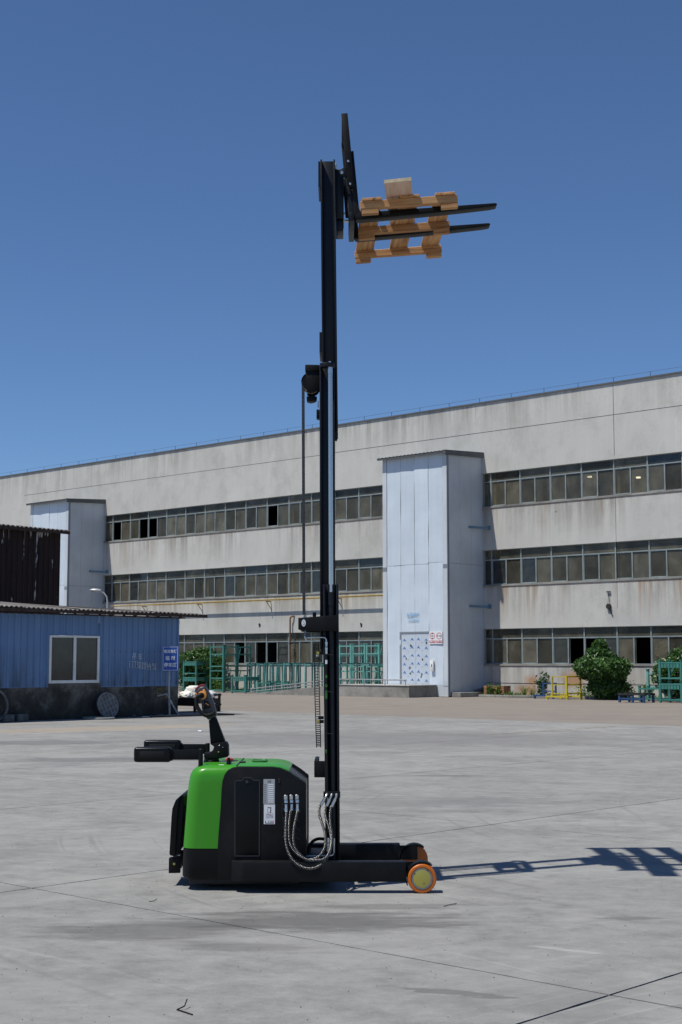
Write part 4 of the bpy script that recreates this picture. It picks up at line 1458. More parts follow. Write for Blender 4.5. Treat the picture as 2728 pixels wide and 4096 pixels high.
# yellow two-sided stand
t = gthing('yellow_stand', 'yellow steel stand with three toothed rails beside the round bush', 'stand', -35.2, 52.4, group=None)
pa, pb, qa, qb = -36.0, -34.85, 51.6, 53.0
pm = (pa + pb) / 2
for qq in (qa + 0.22, qb - 0.12):
    m = MB()
    m.box(pa, pb, qq - 0.05, qq + 0.05, 0.10, 0.17)
    gpart(m, 'base_beam', 'yellow', t, smooth=0)
    for a in (pa + 0.02, pb - 0.10):
        gpart(MB().box(a, a + 0.08, qq - 0.04, qq + 0.04, 0.003, 0.099), 'foot', 'yellow', t, smooth=0)
gpart(MB().box(pm - 0.07, pm + 0.07, qa + 0.27, qb - 0.17, 0.11, 0.165), 'spine', 'yellow', t, smooth=0)
for a, b_ in ((pa + 0.30, qa + 0.22), (pb - 0.10, qa + 0.22), (pa + 0.30, qb - 0.12), (pb - 0.10, qb - 0.12)):
    gpart(MB().box(a, a + 0.06, b_ - 0.03, b_ + 0.03, 0.171, 1.02), 'post', 'yellow', t, smooth=0)
    gpart(MB().prism_y([(a - 0.10, 0.171), (a + 0.16, 0.171), (a + 0.05, 0.33), (a + 0.01, 0.33)], b_ + 0.031, b_ + 0.045), 'gusset', 'yellow', t, smooth=0)
for zz in (0.26, 0.64, 0.99):
    rail = gpart(MB().box(pb - 0.095, pb - 0.045, qa + 0.25, qb - 0.15, zz - 0.02, zz + 0.02), 'toothed_rail', 'yellow', t, smooth=0)
    m = MB()
    qq = qa + 0.28
    while qq < qb - 0.2:
        m.box(pb - 0.09, pb - 0.05, qq, qq + 0.03, zz + 0.02, zz + 0.05)
        qq += 0.062
    gsub(m, 'teeth', 'yellow', rail, smooth=0)
    gpart(MB().box(pa + 0.36, pb - 0.10, qa + 0.20, qa + 0.24, zz - 0.02, zz + 0.02), 'cross_rail', 'yellow', t, smooth=0)
# blue stand behind it
t = gthing('blue_stand', 'small dark blue steel stand half behind the yellow one', 'stand', -36.8, 52.9)
gpart(MB().box(-37.35, -36.25, 52.75, 52.85, 0.10, 0.17), 'base_beam', 'blue_paint', t, smooth=0)
for a in (-37.33, -36.35):
    gpart(MB().box(a, a + 0.08, 52.76, 52.84, 0.003, 0.099), 'foot', 'blue_paint', t, smooth=0)
for a in (-36.85, -36.2):
    gpart(MB().box(a, a + 0.07, 52.77, 52.83, 0.171, 0.72), 'post', 'blue_paint', t, smooth=0)
for zz in (0.34, 0.68):
    gpart(MB().box(-36.78, -36.2, 52.78, 52.82, zz - 0.025, zz + 0.025), 'rail', 'blue_paint', t, smooth=0)

# ------------------------------------------------------------------ plants
def leaves(n, pick, size, rnd, flat=0.35):
    m = MB()
    for _ in range(n):
        c, out = pick()
        s = size * rnd.uniform(0.6, 1.3)
        d = (out * 0.8 + Vector((rnd.gauss(0, 1), rnd.gauss(0, 1), rnd.gauss(0, 1) + flat))).normalized()
        a = d.cross(Vector((rnd.gauss(0, 1), rnd.gauss(0, 1), rnd.gauss(0, 1)))).normalized()
        b_ = d.cross(a)
        i = len(m.v)
        m.v += [c - a * s, c + b_ * s * 0.42 + d * s * 0.12, c + a * s, c - b_ * s * 0.42 + d * s * 0.12]
        m.f.append((i, i + 1, i + 2, i + 3))
    return m


def bush(p, q, blobs, n, label, seed, size=0.085, lean=None):
    rnd = random.Random(seed)
    t = gthing('bush', label, 'bush', p, q, group='evergreen bushes by the facade')
    tot = sum(b_[3] * b_[4] for b_ in blobs)

    def pick():
        r_ = rnd.uniform(0, tot)
        for bl in blobs:
            r_ -= bl[3] * bl[4]
            if r_ <= 0:
                break
        while True:
            d = Vector((rnd.gauss(0, 1), rnd.gauss(0, 1), rnd.gauss(0, 1))).normalized()
            rad = 1 - 0.42 * rnd.random() ** 1.7
            nz = noise.noise(d * 2.3 + Vector((seed, 0, 0))) * 0.30 + noise.noise(d * 5.5 + Vector((0, seed, 0))) * 0.20
            if rnd.random() < 0.02:
                rad *= rnd.uniform(1.05, 1.18)
            rad *= 1 + nz
            c = Vector((p + bl[0] + d.x * bl[3] * rad, q + bl[1] + d.y * bl[3] * 0.8 * rad, bl[2] + d.z * bl[4] * rad))
            if c.z > 0.06 and c.y < QF - 0.04:
                return c, d
    crown = gpart(leaves(n, pick, size, rnd), 'crown', 'leaf', t, smooth=0)
    tr = MB()
    for k in range(5):
        a = k * 1.3
        bl = blobs[k % len(blobs)]
        tr.tube([(p + 0.1 * math.cos(a), q + 0.1 * math.sin(a), 0.02), (p + bl[0] * 0.5 + 0.2 * math.cos(a), q + bl[1] * 0.5 + 0.15 * math.sin(a), bl[2] * 0.55), (p + bl[0] + 0.4 * bl[3] * math.cos(a), q + bl[1], bl[2] + 0.2 * bl[4])], [0.05, 0.035, 0.012], 6)
    gpart(tr, 'trunk', 'bark', t)
    return t


bush(-33.9, 53.0, [(0.0, 0, 1.35, 1.15, 0.52), (-0.2, 0.1, 1.85, 0.62, 0.45), (-0.15, 0.1, 2.25, 0.32, 0.36), (0.65, 0, 1.35, 0.72, 0.48), (-0.75, 0, 1.40, 0.60, 0.45), (0.1, 0.2, 0.6, 0.85, 0.6)], 15000, 'round dark green bush with a raised tip right of the yellow stand', 3)
bush(-30.2, 53.2, [(0.0, 0.0, 1.25, 1.15, 0.65), (0.3, 0.1, 1.75, 0.85, 0.5), (-0.5, 0, 1.0, 0.75, 0.5), (0.6, 0, 1.2, 0.9, 0.7), (0.0, 0.1, 0.6, 0.9, 0.5)], 12000, 'bushy green shrub behind the teal racks at the right edge', 9)
bush(-60.9, 53.75, [(0.0, 0.0, 1.55, 1.45, 0.78), (-0.7, 0, 1.4, 0.9, 0.62), (0.9, 0, 1.35, 0.85, 0.62), (0.0, 0.0, 0.8, 1.45, 0.7), (0.2, 0.0, 1.95, 0.8, 0.48)], 14000, 'broad green bush behind the teal racks next to the blue shed', 14, size=0.095)


def weed(p, q, h, sp, n, label, seed, mat='weed', kind='weed', leafy=True):
    rnd = random.Random(seed)
    t = gthing(kind, label, 'weed', p, q, 0.09, group='weeds along the kerb')
    st = MB()
    tips = []
    for k in range(5 if leafy else 26):
        a = rnd.uniform(0, 6.28)
        e = Vector((p + sp * rnd.random() * math.cos(a), q + 0.6 * sp * rnd.random() * math.sin(a), 0.09 + h * rnd.uniform(0.55, 1.0)))
        b0 = Vector((p + 0.05 * math.cos(a), q + 0.05 * math.sin(a), 0.08))
        if leafy:
            st.tube([b0, (b0 + e) / 2 + Vector((0, 0, h * 0.1)), e], [0.012, 0.009, 0.004], 5)
            tips.append((b0, e))
        else:
            sd = Vector((math.cos(a + 1.57), math.sin(a + 1.57), 0)) * 0.012
            md = b0.lerp(e, 0.55) + Vector((0, 0, h * 0.15))
            i = len(st.v)
            st.v += [b0 - sd, b0 + sd, md + sd * 0.8, md - sd * 0.8, e]
            st.f += [(i, i + 1, i + 2, i + 3), (i + 3, i + 2, i + 4)]
    if leafy:
        gpart(st, 'stem', mat, t)

        def pick():
            b0, e = rnd.choice(tips)
            c = b0.lerp(e, rnd.uniform(0.25, 1.05)) + Vector((rnd.gauss(0, 1), rnd.gauss(0, 0.6), rnd.gauss(0, 1))) * sp * 0.28
            return c, Vector((0, 0, 0.6))
        gpart(leaves(n, pick, 0.075, rnd, 0.8), 'foliage', mat, t, smooth=0)
    else:
        gpart(st, 'blades', mat, t, smooth=0)


weed(-37.75, 54.0, 1.05, 0.42, 520, 'tall dull green weed growing left of the blue stand', 21, 'dull_weed', 'tall_weed')
weed(-38.7, 54.0, 0.55, 0.55, 0, 'tuft of long grass left of the tall dull weed', 22, 'weed', 'grass_tuft', False)
weed(-38.2, 53.9, 0.45, 0.45, 0, 'tuft of grass at the foot of the tall dull weed', 23, 'weed', 'grass_tuft', False)
weed(-35.3, 53.95, 0.45, 0.5, 160, 'low weeds seen through the yellow stand', 24)
weed(-33.0, 53.4, 0.62, 0.42, 360, 'bright green weed at the right foot of the round bush', 25)
weed(-32.2, 53.9, 0.55, 0.25, 200, 'slim bright weed left of the low teal rack', 26)
weed(-40.45, 53.75, 0.52, 0.22, 150, 'upright weed in front of the brick stack, left one', 27)
weed(-40.0, 53.75, 0.42, 0.20, 120, 'upright weed in front of the brick stack, right one', 28)
weed(-39.3, 53.8, 0.28, 0.35, 0, 'small grass tuft right of the brick stack', 29, 'weed', 'grass_tuft', False)
weed(-41.2, 53.3, 0.22, 0.25, 0, 'small grass tuft at the end of the kerb by the tower', 30, 'weed', 'grass_tuft', False)
weed(-33.6, 53.35, 0.25, 0.5, 90, 'ground weed under the round bush', 31)
weed(-62.8, 53.2, 0.45, 0.5, 140, 'weed at the foot of the left bush by the shed', 32)
weed(-58.6, 53.4, 0.5, 0.7, 240, 'bright weeds between the tall racks and the left bush', 33)
weed(-56.3, 53.9, 0.45, 0.6, 200, 'weeds seen through the tall teal racks', 34)
weed(-48.3, 53.9, 0.75, 0.12, 60, 'thin tall weed between the pale racks', 35)
# ground cover in the beds, not countable
rnd = random.Random(77)
gc = MB()
for _ in range(2600):
    if rnd.random() < 0.7:
        p, q = rnd.uniform(-40.9, -30), rnd.uniform(53.66, 54.6)
        if noise.noise(Vector((p * 0.9, q, 3))) < -0.02:
            continue
    else:
        p, q = rnd.uniform(-64, -54), rnd.uniform(53.6, 54.6)
    a = rnd.uniform(0, 6.28)
    h = rnd.uniform(0.06, 0.20)
    sd = Vector((math.cos(a), math.sin(a), 0)) * 0.016
    b0 = Vector((p, q, 0.085))
    e = b0 + Vector((rnd.gauss(0, 0.06), rnd.gauss(0, 0.06), h))
    i = len(gc.v)
    gc.v += [b0 - sd, b0 + sd, e]
    gc.f.append((i, i + 1, i + 2))
gr = gsheet('grass', gc, 'weed', smooth=0)
stuff(gr)
gr['label'] = 'sparse short grass growing in the beds under the facade'
gr['category'] = 'grass'

# brick stack on a pallet
t = gthing('brick_stack', 'low strapped stack of bricks by the tower side', 'brick stack', -40.6, 54.2, 0.09)
for lv in range(4):
    for a in range(6):
        for b_ in range(2):
            pp = -41.05 + a * 0.20
            qq = 53.95 + b_ * 0.28
            gpart(MB().box(pp + 0.004, pp + 0.196, qq + 0.004, qq + 0.27, 0.10 + lv * 0.105, 0.20 + lv * 0.105), 'brick', 'brick', t, smooth=0)
for pp in (-40.8, -40.2):
    gpart(MB().box(pp, pp + 0.03, 53.944, 53.952, 0.10, 0.52), 'strap', 'black_iron', t, smooth=0)
t = gthing('rubble_heap', 'dark heap of broken stone between tower and brick stack', 'rubble', -41.35, 54.2, 0.0)
for k in range(9):
    m = MB()
    c = Vector((-41.35 + random.uniform(-0.25, 0.22), 54.1 + random.uniform(-0.2, 0.3), 0.12 + 0.10 * (k % 3)))
    pts = [c + Vector((random.uniform(-1, 1), random.uniform(-1, 1), random.uniform(-0.7, 0.7))).normalized() * random.uniform(0.10, 0.16) for _ in range(14)]
    bm = bmesh.new()
    for v_ in pts:
        bm.verts.new(v_)
    bmesh.ops.convex_hull(bm, input=bm.verts)
    me = bpy.data.meshes.new('stone')
    bm.to_mesh(me)
    bm.free()
    me.materials.append(M['block'])
    o = link('stone', me, t)
    o.location = (41.35, -54.2, 0)

# ------------------------------------------------------------------ around the blue shed
# parking sign on its post
sp_ = W(-33.35, 28.25)
ps = thing('parking_sign', 'blue sign with white lettering on a grey post before the shed', 'sign', sp_, 0.06)
MB().tube([(0, 0, 0.0), (-0.04, 0.0, 0.9), (-0.012, 0.03, 2.15)], 0.032, 10).build('post', 'pipe_grey', ps)
pan = MB().prism_y([(-0.245 + x, z) for x, z in ((0.03, 1.36), (0.46, 1.36), (0.49, 1.39), (0.49, 2.09), (0.46, 2.12), (0.03, 2.12), (0.0, 2.09), (0.0, 1.39))], -0.05, -0.035).build('panel', 'sign_blue', ps, smooth=0)
bd = MB()
for x0, x1, z0, z1 in ((-0.225, 0.225, 1.385, 1.397), (-0.225, 0.225, 2.083, 2.095), (-0.225, -0.213, 1.397, 2.083), (0.213, 0.225, 1.397, 2.083)):
    bd.box(x0, x1, -0.0545, -0.051, z0, z1)
bd.build('border', 'sign_white', pan, smooth=0)
for body, z, s in (('\u7269\u6d41\u8f66\u8f86', 1.95, 0.112), ('\u4e34 \u65f6', 1.745, 0.135), ('\u505c\u8f66\u533a', 1.54, 0.135)):
    lettering('lettering', body, s, 'sign_white', pan, (0, -0.056, z), (math.pi / 2, 0, 0), 0.003, 0.88 if len(body) == 4 else 0.95)

# manhole covers
mc = gthing('manhole_cover', 'round ribbed manhole cover leaning against the shed plinth', 'manhole cover', PS + 0.2, 26.15)
mcr = 0.375
tilt = Matrix.Translation(Vector((PS + 0.22, 26.15, 0.375))) @ Matrix.Rotation(R(-14), 4, 'Y')
m = MB()
n = 40
vs = [tilt @ Vector((x, mcr * math.cos(2 * math.pi * k / n), mcr * math.sin(2 * math.pi * k / n))) for x in (-0.03, 0.02) for k in range(n)]
m.add(vs, [tuple(range(n)), tuple(range(2 * n - 1, n - 1, -1))] + [(k, (k + 1) % n, n + (k + 1) % n, n + k) for k in range(n)])
disc = gpart(m, 'disc', 'cover', mc, smooth=30)
m = MB()
for k in range(-2, 3):
    d = k * 0.13
    L = math.sqrt(mcr ** 2 - d ** 2) - 0.02
    for ax in (0, 1):
        ca, sa = math.cos(0.35), math.sin(0.35)
        def rt2(a, b_): return Vector((0.032, a * ca - b_ * sa, a * sa + b_ * ca))
        A, B = (rt2(d, -L), rt2(d, L)) if ax else (rt2(-L, d), rt2(L, d))
        m.bar(tilt @ A, tilt @ B, 0.022, 0.02, up=(1, 0, 0))
gsub(m, 'ribs', 'cover_rib', disc, smooth=0)
m = MB()
rg = [tilt @ Vector((0.03, (mcr - 0.012) * math.cos(2 * math.pi * k / 32), (mcr - 0.012) * math.sin(2 * math.pi * k / 32))) for k in range(33)]
m.tube(rg, 0.018, 6, cap=False)
gsub(m, 'rim', 'cover_rib', disc)
fl = gthing('round_cover', 'flat round lid lying on the ground before the plinth', 'manhole cover', -33.25, 25.75)
m = MB().prism_z(circle(-33.3, 25.55, 0.46, 36), 0.004, 0.055)
gpart(m, 'disc', 'cover_rib', fl, bevel=0.01)
m = MB()
for k in range(-2, 3):
    m.bar((-33.3 + k * 0.15, 25.15 + 0.03 * abs(k), 0.062), (-33.3 + k * 0.15, 25.95 - 0.03 * abs(k), 0.062), 0.03, 0.014)
gpart(m, 'ribs', 'cover', fl, smooth=0)
# hoop and blocks at the left edge
hp2 = gthing('rubber_hoop', 'grey hoop leaning on the plinth at the left frame edge', 'hoop', PS + 0.15, 22.2)
rg = [Vector((PS + 0.14 - 0.10 * math.sin(2 * math.pi * k / 40), 22.28 + 0.47 * math.cos(2 * math.pi * k / 40), 0.48 + 0.44 * math.sin(2 * math.pi * k / 40))) for k in range(41)]
gpart(MB().tube(rg, 0.035, 8, cap=False), 'ring', 'cover', hp2)
for k, (qq, lb_) in enumerate(((22.7, 'mossy concrete block under the hoop'), (23.15, 'mossy concrete block right of the hoop'))):
    b_ = gthing('concrete_block', lb_, 'block', PS + 0.2, qq, group='mossy blocks at the left edge')
    gpart(MB().box(PS + 0.06, PS + 0.34, qq - 0.17, qq + 0.17, 0.004, 0.20), 'body', 'block', b_, bevel=0.015)
# water pipe
wp_ = gthing('water_pipe', 'bent grey water pipe lying along the shed plinth', 'pipe', -33.3, 28.2)
pts = [(-33.45, 27.85, 0.62), (-33.35, 28.12, 0.68), (-33.25, 28.22, 0.42), (-33.15, 28.42, 0.05), (-33.10, 28.42, 0.04), (-33.05, 26.95, 0.03)]
gpart(MB().tube(pts, 0.022, 7), 'pipe', 'pipe_grey', wp_)
gpart(MB().tube([(-33.28, 28.18, 0.5), (-33.24, 28.24, 0.38)], 0.035, 8), 'coupling', 'pipe_grey', wp_)
st_ = gthing('iron_bar', 'long dark iron bar lying on the ground beyond the water pipe', 'bar', -33.0, 29.0)
gpart(MB().bar((-32.98, 27.2, 0.03), (-32.6, 30.2, 0.03), 0.05, 0.05), 'bar', 'black_iron', st_, smooth=0)
for k in range(7):
    c = W(PS + random.uniform(0.12, 0.35), 26.9 + random.uniform(0, 1.5), 0.03)
    m = MB()
    bm = bmesh.new()
    for _ in range(12):
        bm.verts.new(Vector((random.gauss(0, 1), random.gauss(0, 1), random.gauss(0, 0.7))).normalized() * random.uniform(0.04, 0.09))
    bmesh.ops.convex_hull(bm, input=bm.verts)
    me = bpy.data.meshes.new('rubble_stone')
    bm.to_mesh(me)
    bm.free()
    me.materials.append(M['block'])
    o = link('rubble_stone', me, None, c)
    tag(o, 'lump of grey rubble at the foot of the shed plinth', 'stone', 'rubble along the plinth')

# platform cart with sacks
ct = gthing('platform_cart', 'low black iron cart carrying white sacks beside the shed', 'cart', -35.9, 31.5)
ca_, cb_, qa, qb = -36.55, -35.35, 31.0, 32.05
gpart(MB().box(ca_, cb_, qa, qb, 0.34, 0.44), 'bed', 'black_iron', ct, smooth=0)
gpart(MB().box(ca_, cb_, qa - 0.02, qa, 0.20, 0.46).box(cb_, cb_ + 0.02, qa, qb, 0.28, 0.40), 'side_board', 'black_iron', ct, smooth=0)
for a in (ca_ + 0.02, cb_ - 0.08):
    for b_ in (qa + 0.02, qb - 0.08):
        gpart(MB().box(a, a + 0.07, b_, b_ + 0.07, 0.004, 0.34), 'leg', 'black_iron', ct, smooth=0)
for zz in (0.2, 0.52):
    gpart(MB().box(cb_ - 0.06, cb_ + 0.0, qb - 0.45, qb + 0.12, zz, zz + 0.06), 'end_bar', 'black_iron', ct, smooth=0)
gpart(MB().box(cb_ - 0.06, cb_, qb + 0.02, qb + 0.09, 0.004, 0.6), 'end_post', 'black_iron', ct, smooth=0)


def sack(p, q, z, rx, ry, rz2, label, seed):
    bm = bmesh.new()
    bmesh.ops.create_icosphere(bm, subdivisions=4, radius=1.0)
    for v_ in bm.verts:
        d = v_.co.copy()
        f = 1 + 0.20 * noise.noise(d * 1.7 + Vector((seed, 0, 0))) + 0.12 * noise.noise(d * 4.0 + Vector((0, seed, 0))) + 0.05 * noise.noise(d * 9 + Vector((0, 0, seed)))
        e = Vector((math.copysign(abs(d.x) ** 0.75, d.x) * rx, math.copysign(abs(d.y) ** 0.75, d.y) * ry, math.copysign(abs(d.z) ** 0.85, d.z) * rz2)) * f
        e.z = max(e.z, -rz2 * 0.8)
        v_.co = e
    for f in bm.faces:
        f.smooth = True
    me = bpy.data.meshes.new('sack')
    bm.to_mesh(me)
    bm.free()
    me.materials.append(M['sack'])
    t_ = link('sack', me, None, W(p, q, z), GRID)
    tag(t_, label, 'sack', 'white sacks on the cart')


sack(-35.95, 31.55, 0.62, 0.36, 0.30, 0.24, 'large white woven sack on top of the black cart', 2)
sack(-36.1, 31.3, 0.54, 0.30, 0.20, 0.13, 'crumpled white sack at the shed end of the cart', 5)
sack(-35.6, 31.75, 0.55, 0.26, 0.30, 0.14, 'slumped white sack behind the big one on the cart', 8)

# street lamp behind the shed
lx, ly = -9.84, 60.0
sl_ = thing('street_lamp', 'grey goose-neck street lamp rising behind the shed roof', 'street lamp', (lx, ly, 0))
MB().tube([(0, 0, 0), (0, 0, 4.15), (-0.04, 0, 4.36), (-0.16, 0, 4.52), (-0.34, 0, 4.60)], [0.05, 0.04, 0.034, 0.03, 0.026], 10).build('pole', 'lamp', sl_)
m = MB()
rings = []
for k in range(9):
    t_ = k / 8
    x = -0.28 - 0.46 * t_
    r_ = 0.02 + 0.105 * math.sin(math.pi * min(1, 0.12 + 0.8 * t_)) ** 0.8
    rings.append([Vector((x, r_ * math.cos(a * math.pi / 6), 4.62 + 0.03 * t_ + 0.62 * r_ * math.sin(a * math.pi / 6))) for a in range(12)])
m.loft(rings)
hd = m.build('lamp_head', 'lamp', sl_)
MB().lathe_y((0, 0, 0), [(0.02, 0), (0.03, 0.01)], 8)
gl = MB()
gl.loft([[Vector((-0.58 + 0.14 * math.cos(a * math.pi / 6), 0.075 * math.sin(a * math.pi / 6), 4.60 - 0.012)) for a in range(12)], [Vector((-0.58 + 0.07 * math.cos(a * math.pi / 6), 0.04 * math.sin(a * math.pi / 6), 4.55)) for a in range(12)]])
gl.build('glass_bowl', 'pipe_grey', hd)

# bits on the concrete
def gz(u, v):
    a, b_, c = ray(u, v)
    t_ = -EYE / c
    return Vector((a * t_, b_ * t_, 0))


def litter(name, pts, r, mat, label, cat):
    P = [gz(*p_) + Vector((0, 0, r * 1.1 + dz)) for p_, dz in pts]
    c = P[0].copy()
    c.z = 0
    o = MB().tube([p_ - c for p_ in P], r, 6).build(name, mat)
    o.location = c
    tag(o, label, cat)


litter('cable_tie', [((748, 4030), 0.035), ((738, 4038), 0.012), ((708, 4042), 0), ((740, 4052), 0), ((770, 4062), 0)], 0.0035, 'rubber', 'bent black cable tie lying on the near concrete', 'cable tie')
litter('twig', [((597, 3608), 0), ((615, 3606), 0.003), ((628, 3601), 0.008)], 0.0022, 'black_iron', 'short dark twig on the concrete left of the truck', 'twig')
litter('twig', [((1775, 3627), 0), ((1800, 3623), 0.006), ((1826, 3616), 0)], 0.0026, 'black_iron', 'short dark twig on the concrete below the orange wheel', 'twig')
litter('paper_scrap', [((794, 2928), 0), ((808, 2929), 0.0)], 0.02, 'white', 'small white scrap on the concrete behind the tiller', 'scrap')
st = MB()
rnd = random.Random(5)
for _ in range(900):
    Y = rnd.uniform(6.2, 30) if rnd.random() < 0.75 else rnd.uniform(6.2, 12)
    X = rnd.uniform(-0.26, 0.26) * Y
    s = rnd.uniform(0.0015, 0.006)
    c = Vector((X, Y, 0.001))
    i = len(st.v)
    a = rnd.uniform(0, 6.28)
    st.v += [c + Vector((s * math.cos(a + k * 2.09), s * math.sin(a + k * 2.09), 0)) for k in range(3)] + [c + Vector((0, 0, s * 0.9))]
    st.f += [(i, i + 1, i + 3), (i + 1, i + 2, i + 3), (i + 2, i, i + 3)]
gv = st.build('grit', 'block', smooth=0)
stuff(gv)
gv['label'] = 'fine dark grit scattered over the yard concrete'
gv['category'] = 'grit'

# ================================================================== REACH TRUCK
TY = 11.0                                    # centre line of the truck
T0 = Vector((-0.30, TY, 0.0))
T = thing('reach_truck', 'green and black walkie reach truck with its mast fully raised', 'reach truck', T0)


def S(win, pts, Y):
    """survey outline: points read in a numbered close-up window, on the upright plane y = Y"""
    ox, oy, k = WIN[win]
    return [at(ox + k * x, oy + k * y, Y) for x, y in pts]


WIN = {'body': (500, 2680, .5102), 'low': (650, 3000, .7334), 'tiller': (740, 2720, .14436), 'wheel': (1580, 3320, .12755), 'fork': (1200, 400, .5421),
       'head': (1240, 440, .2208), 'pedal': (670, 3150, .1699), 'pulley': (1150, 1300, .2335), 'mid': (1150, 2300, .3185), 'hose': (1050, 3130, .236), 'full': (0, 0, 1.0)}


def tp(mb, name, mat, parent=None, **kw):
    par = parent or T
    return mb.build(name, mat, par, off=T0, **kw)


def mir(y):
    return 2 * TY - y


B0, B1 = 10.56, 11.44
XL = S('low', [(100, 620)], B0)[0][0]
XR = S('low', [(783, 400)], B0)[0][0]
ZB = S('low', [(400, 708)], B0)[0][1]        # underside of the body
ZG = S('low', [(200, 538)], B0)[0][1]        # lower edge of the green cover


def rrect(x0, x1, y0, y1, r, rr_=0.004, n=8, z=0.0):
    """plan outline: big radius at the rear (x0), small at the front"""
    out = []
    for cx, cy, rad, a0 in ((x0 + r, y0 + r, r, math.pi), (x1 - rr_, y0 + rr_, rr_, 1.5 * math.pi), (x1 - rr_, y1 - rr_, rr_, 0), (x0 + r, y1 - r, r, 0.5 * math.pi)):
        for k in range(n + 1):
            a = a0 + (math.pi / 2) * k / n
            out.append(Vector((cx + rad * math.cos(a), cy + rad * math.sin(a), z)))
    return out


# lower body
m = MB()
m.loft([rrect(XL + 0.02, XR, B0 + 0.015, B1 - 0.015, 0.09, z=ZB - 0.002), rrect(XL + 0.002, XR, B0, B1, 0.10, z=ZB + 0.02), rrect(XL + 0.006, XR, B0, B1, 0.10, z=ZG - 0.006)])
tp(m, 'chassis', 'black', smooth=40)
# green rear cover: loft following the rear outline
rear = S('low', [(105, 538), (112, 450), (120, 350), (128, 250), (136, 180), (145, 140), (160, 113), (180, 97), (205, 88), (230, 86)], B0)
XG = S('low', [(402, 93)], B0)[0][0]
ZT = S('low', [(230, 86)], B0)[0][1]
rings = []
for x, z in rear:
    d = max(0.0, z - (ZT - 0.07))
    ins = 0.07 - math.sqrt(max(0.0, 0.07 ** 2 - d ** 2)) if d > 0 else 0.0
    ins = min(ins, 0.06)
    rings.append(rrect(x, XG, B0 + 0.001 + ins, B1 - 0.001 - ins, 0.10 if d < 0.03 else 0.09, z=z))
m = MB().loft(rings)
tp(m, 'rear_cover', 'green', smooth=60)
# black side shell
side = S('low', [(300, 541), (306, 450), (318, 300), (322, 215), (327, 170), (338, 135), (355, 110), (382, 96), (420, 92), (600, 93), (640, 98), (690, 120), (740, 153), (783, 187), (783, 708), (300, 708)], B0)
tp(MB().prism_y(side, B0 - 0.006, B0 + 0.045), 'side_shell', 'black', bevel=0.006)
tp(MB().prism_y(side, B1 - 0.045, B1 + 0.006), 'side_shell', 'black', bevel=0.006)
core = S('low', [(402, 545), (402, 100), (600, 100), (640, 108), (690, 135), (740, 172), (776, 200), (776, 700), (402, 700)], B0)
tp(MB().prism_y(core, B0 + 0.046, B1 - 0.046), 'power_unit', 'black_gloss', bevel=0.004)
# green top cover between the shells
top = S('low', [(404, 96), (404, 89), (600, 90), (640, 95), (676, 108), (690, 117), (688, 124), (640, 104), (600, 99)], B0)
tp(MB().prism_y(top, B0 + 0.047, B1 - 0.047), 'top_cover', 'green', bevel=0.003)
zt = ZT - 0.001
cx0, cx1 = S('body', [(1000, 730), (1115, 730)], 11.1)[0][0], S('body', [(1000, 730), (1115, 730)], 11.1)[1][0]
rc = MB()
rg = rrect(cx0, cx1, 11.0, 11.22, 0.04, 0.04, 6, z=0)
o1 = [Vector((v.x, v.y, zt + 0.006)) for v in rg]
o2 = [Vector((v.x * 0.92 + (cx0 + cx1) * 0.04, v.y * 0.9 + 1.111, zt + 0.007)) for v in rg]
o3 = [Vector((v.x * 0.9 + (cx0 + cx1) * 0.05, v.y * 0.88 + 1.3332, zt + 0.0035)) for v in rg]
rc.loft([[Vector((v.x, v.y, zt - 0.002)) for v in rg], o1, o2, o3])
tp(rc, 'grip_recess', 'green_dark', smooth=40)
lx0 = S('body', [(898, 717), (945, 717)], 10.95)
tp(MB().box(lx0[0][0], lx0[1][0], 10.90, 10.98, zt, zt + 0.006), 'latch', 'ink', bevel=0.002)
# service door
dr_ = S('low', [(395, 577), (395, 167), (432, 167), (446, 151), (484, 151), (498, 165), (530, 165), (528, 577)], B0)
dp = tp(MB().prism_y(dr_, B0 - 0.0105, B0 - 0.0062), 'service_door', 'black_gloss', bevel=0.0015)
gx = MB()
for a, b_ in zip(dr_, dr_[1:] + dr_[:1]):
    gx.bar((a[0], B0 - 0.0085, a[1]), (b_[0], B0 - 0.0085, b_[1]), 0.008, 0.005, up=(0, 1, 0))
tp(gx, 'door_gap', 'ink', dp, smooth=0)
lk = S('low', [(461, 173)], B0)[0]
tp(MB().lathe_y((lk[0], B0 - 0.0115, lk[1]), [(0.002, -0.003), (0.011, -0.003), (0.012, 0.004)], 20), 'lock', 'ink', dp)


def plate(win, x0, y0, x1, y1, name, mat, Y, parent=None, th=0.0015):
    (a, z1), (b_, z0) = S(win, [(x0, y0), (x1, y1)], Y)
    return tp(MB().box(a, b_, Y - th, Y, z0, z1), name, mat, parent, smooth=0)


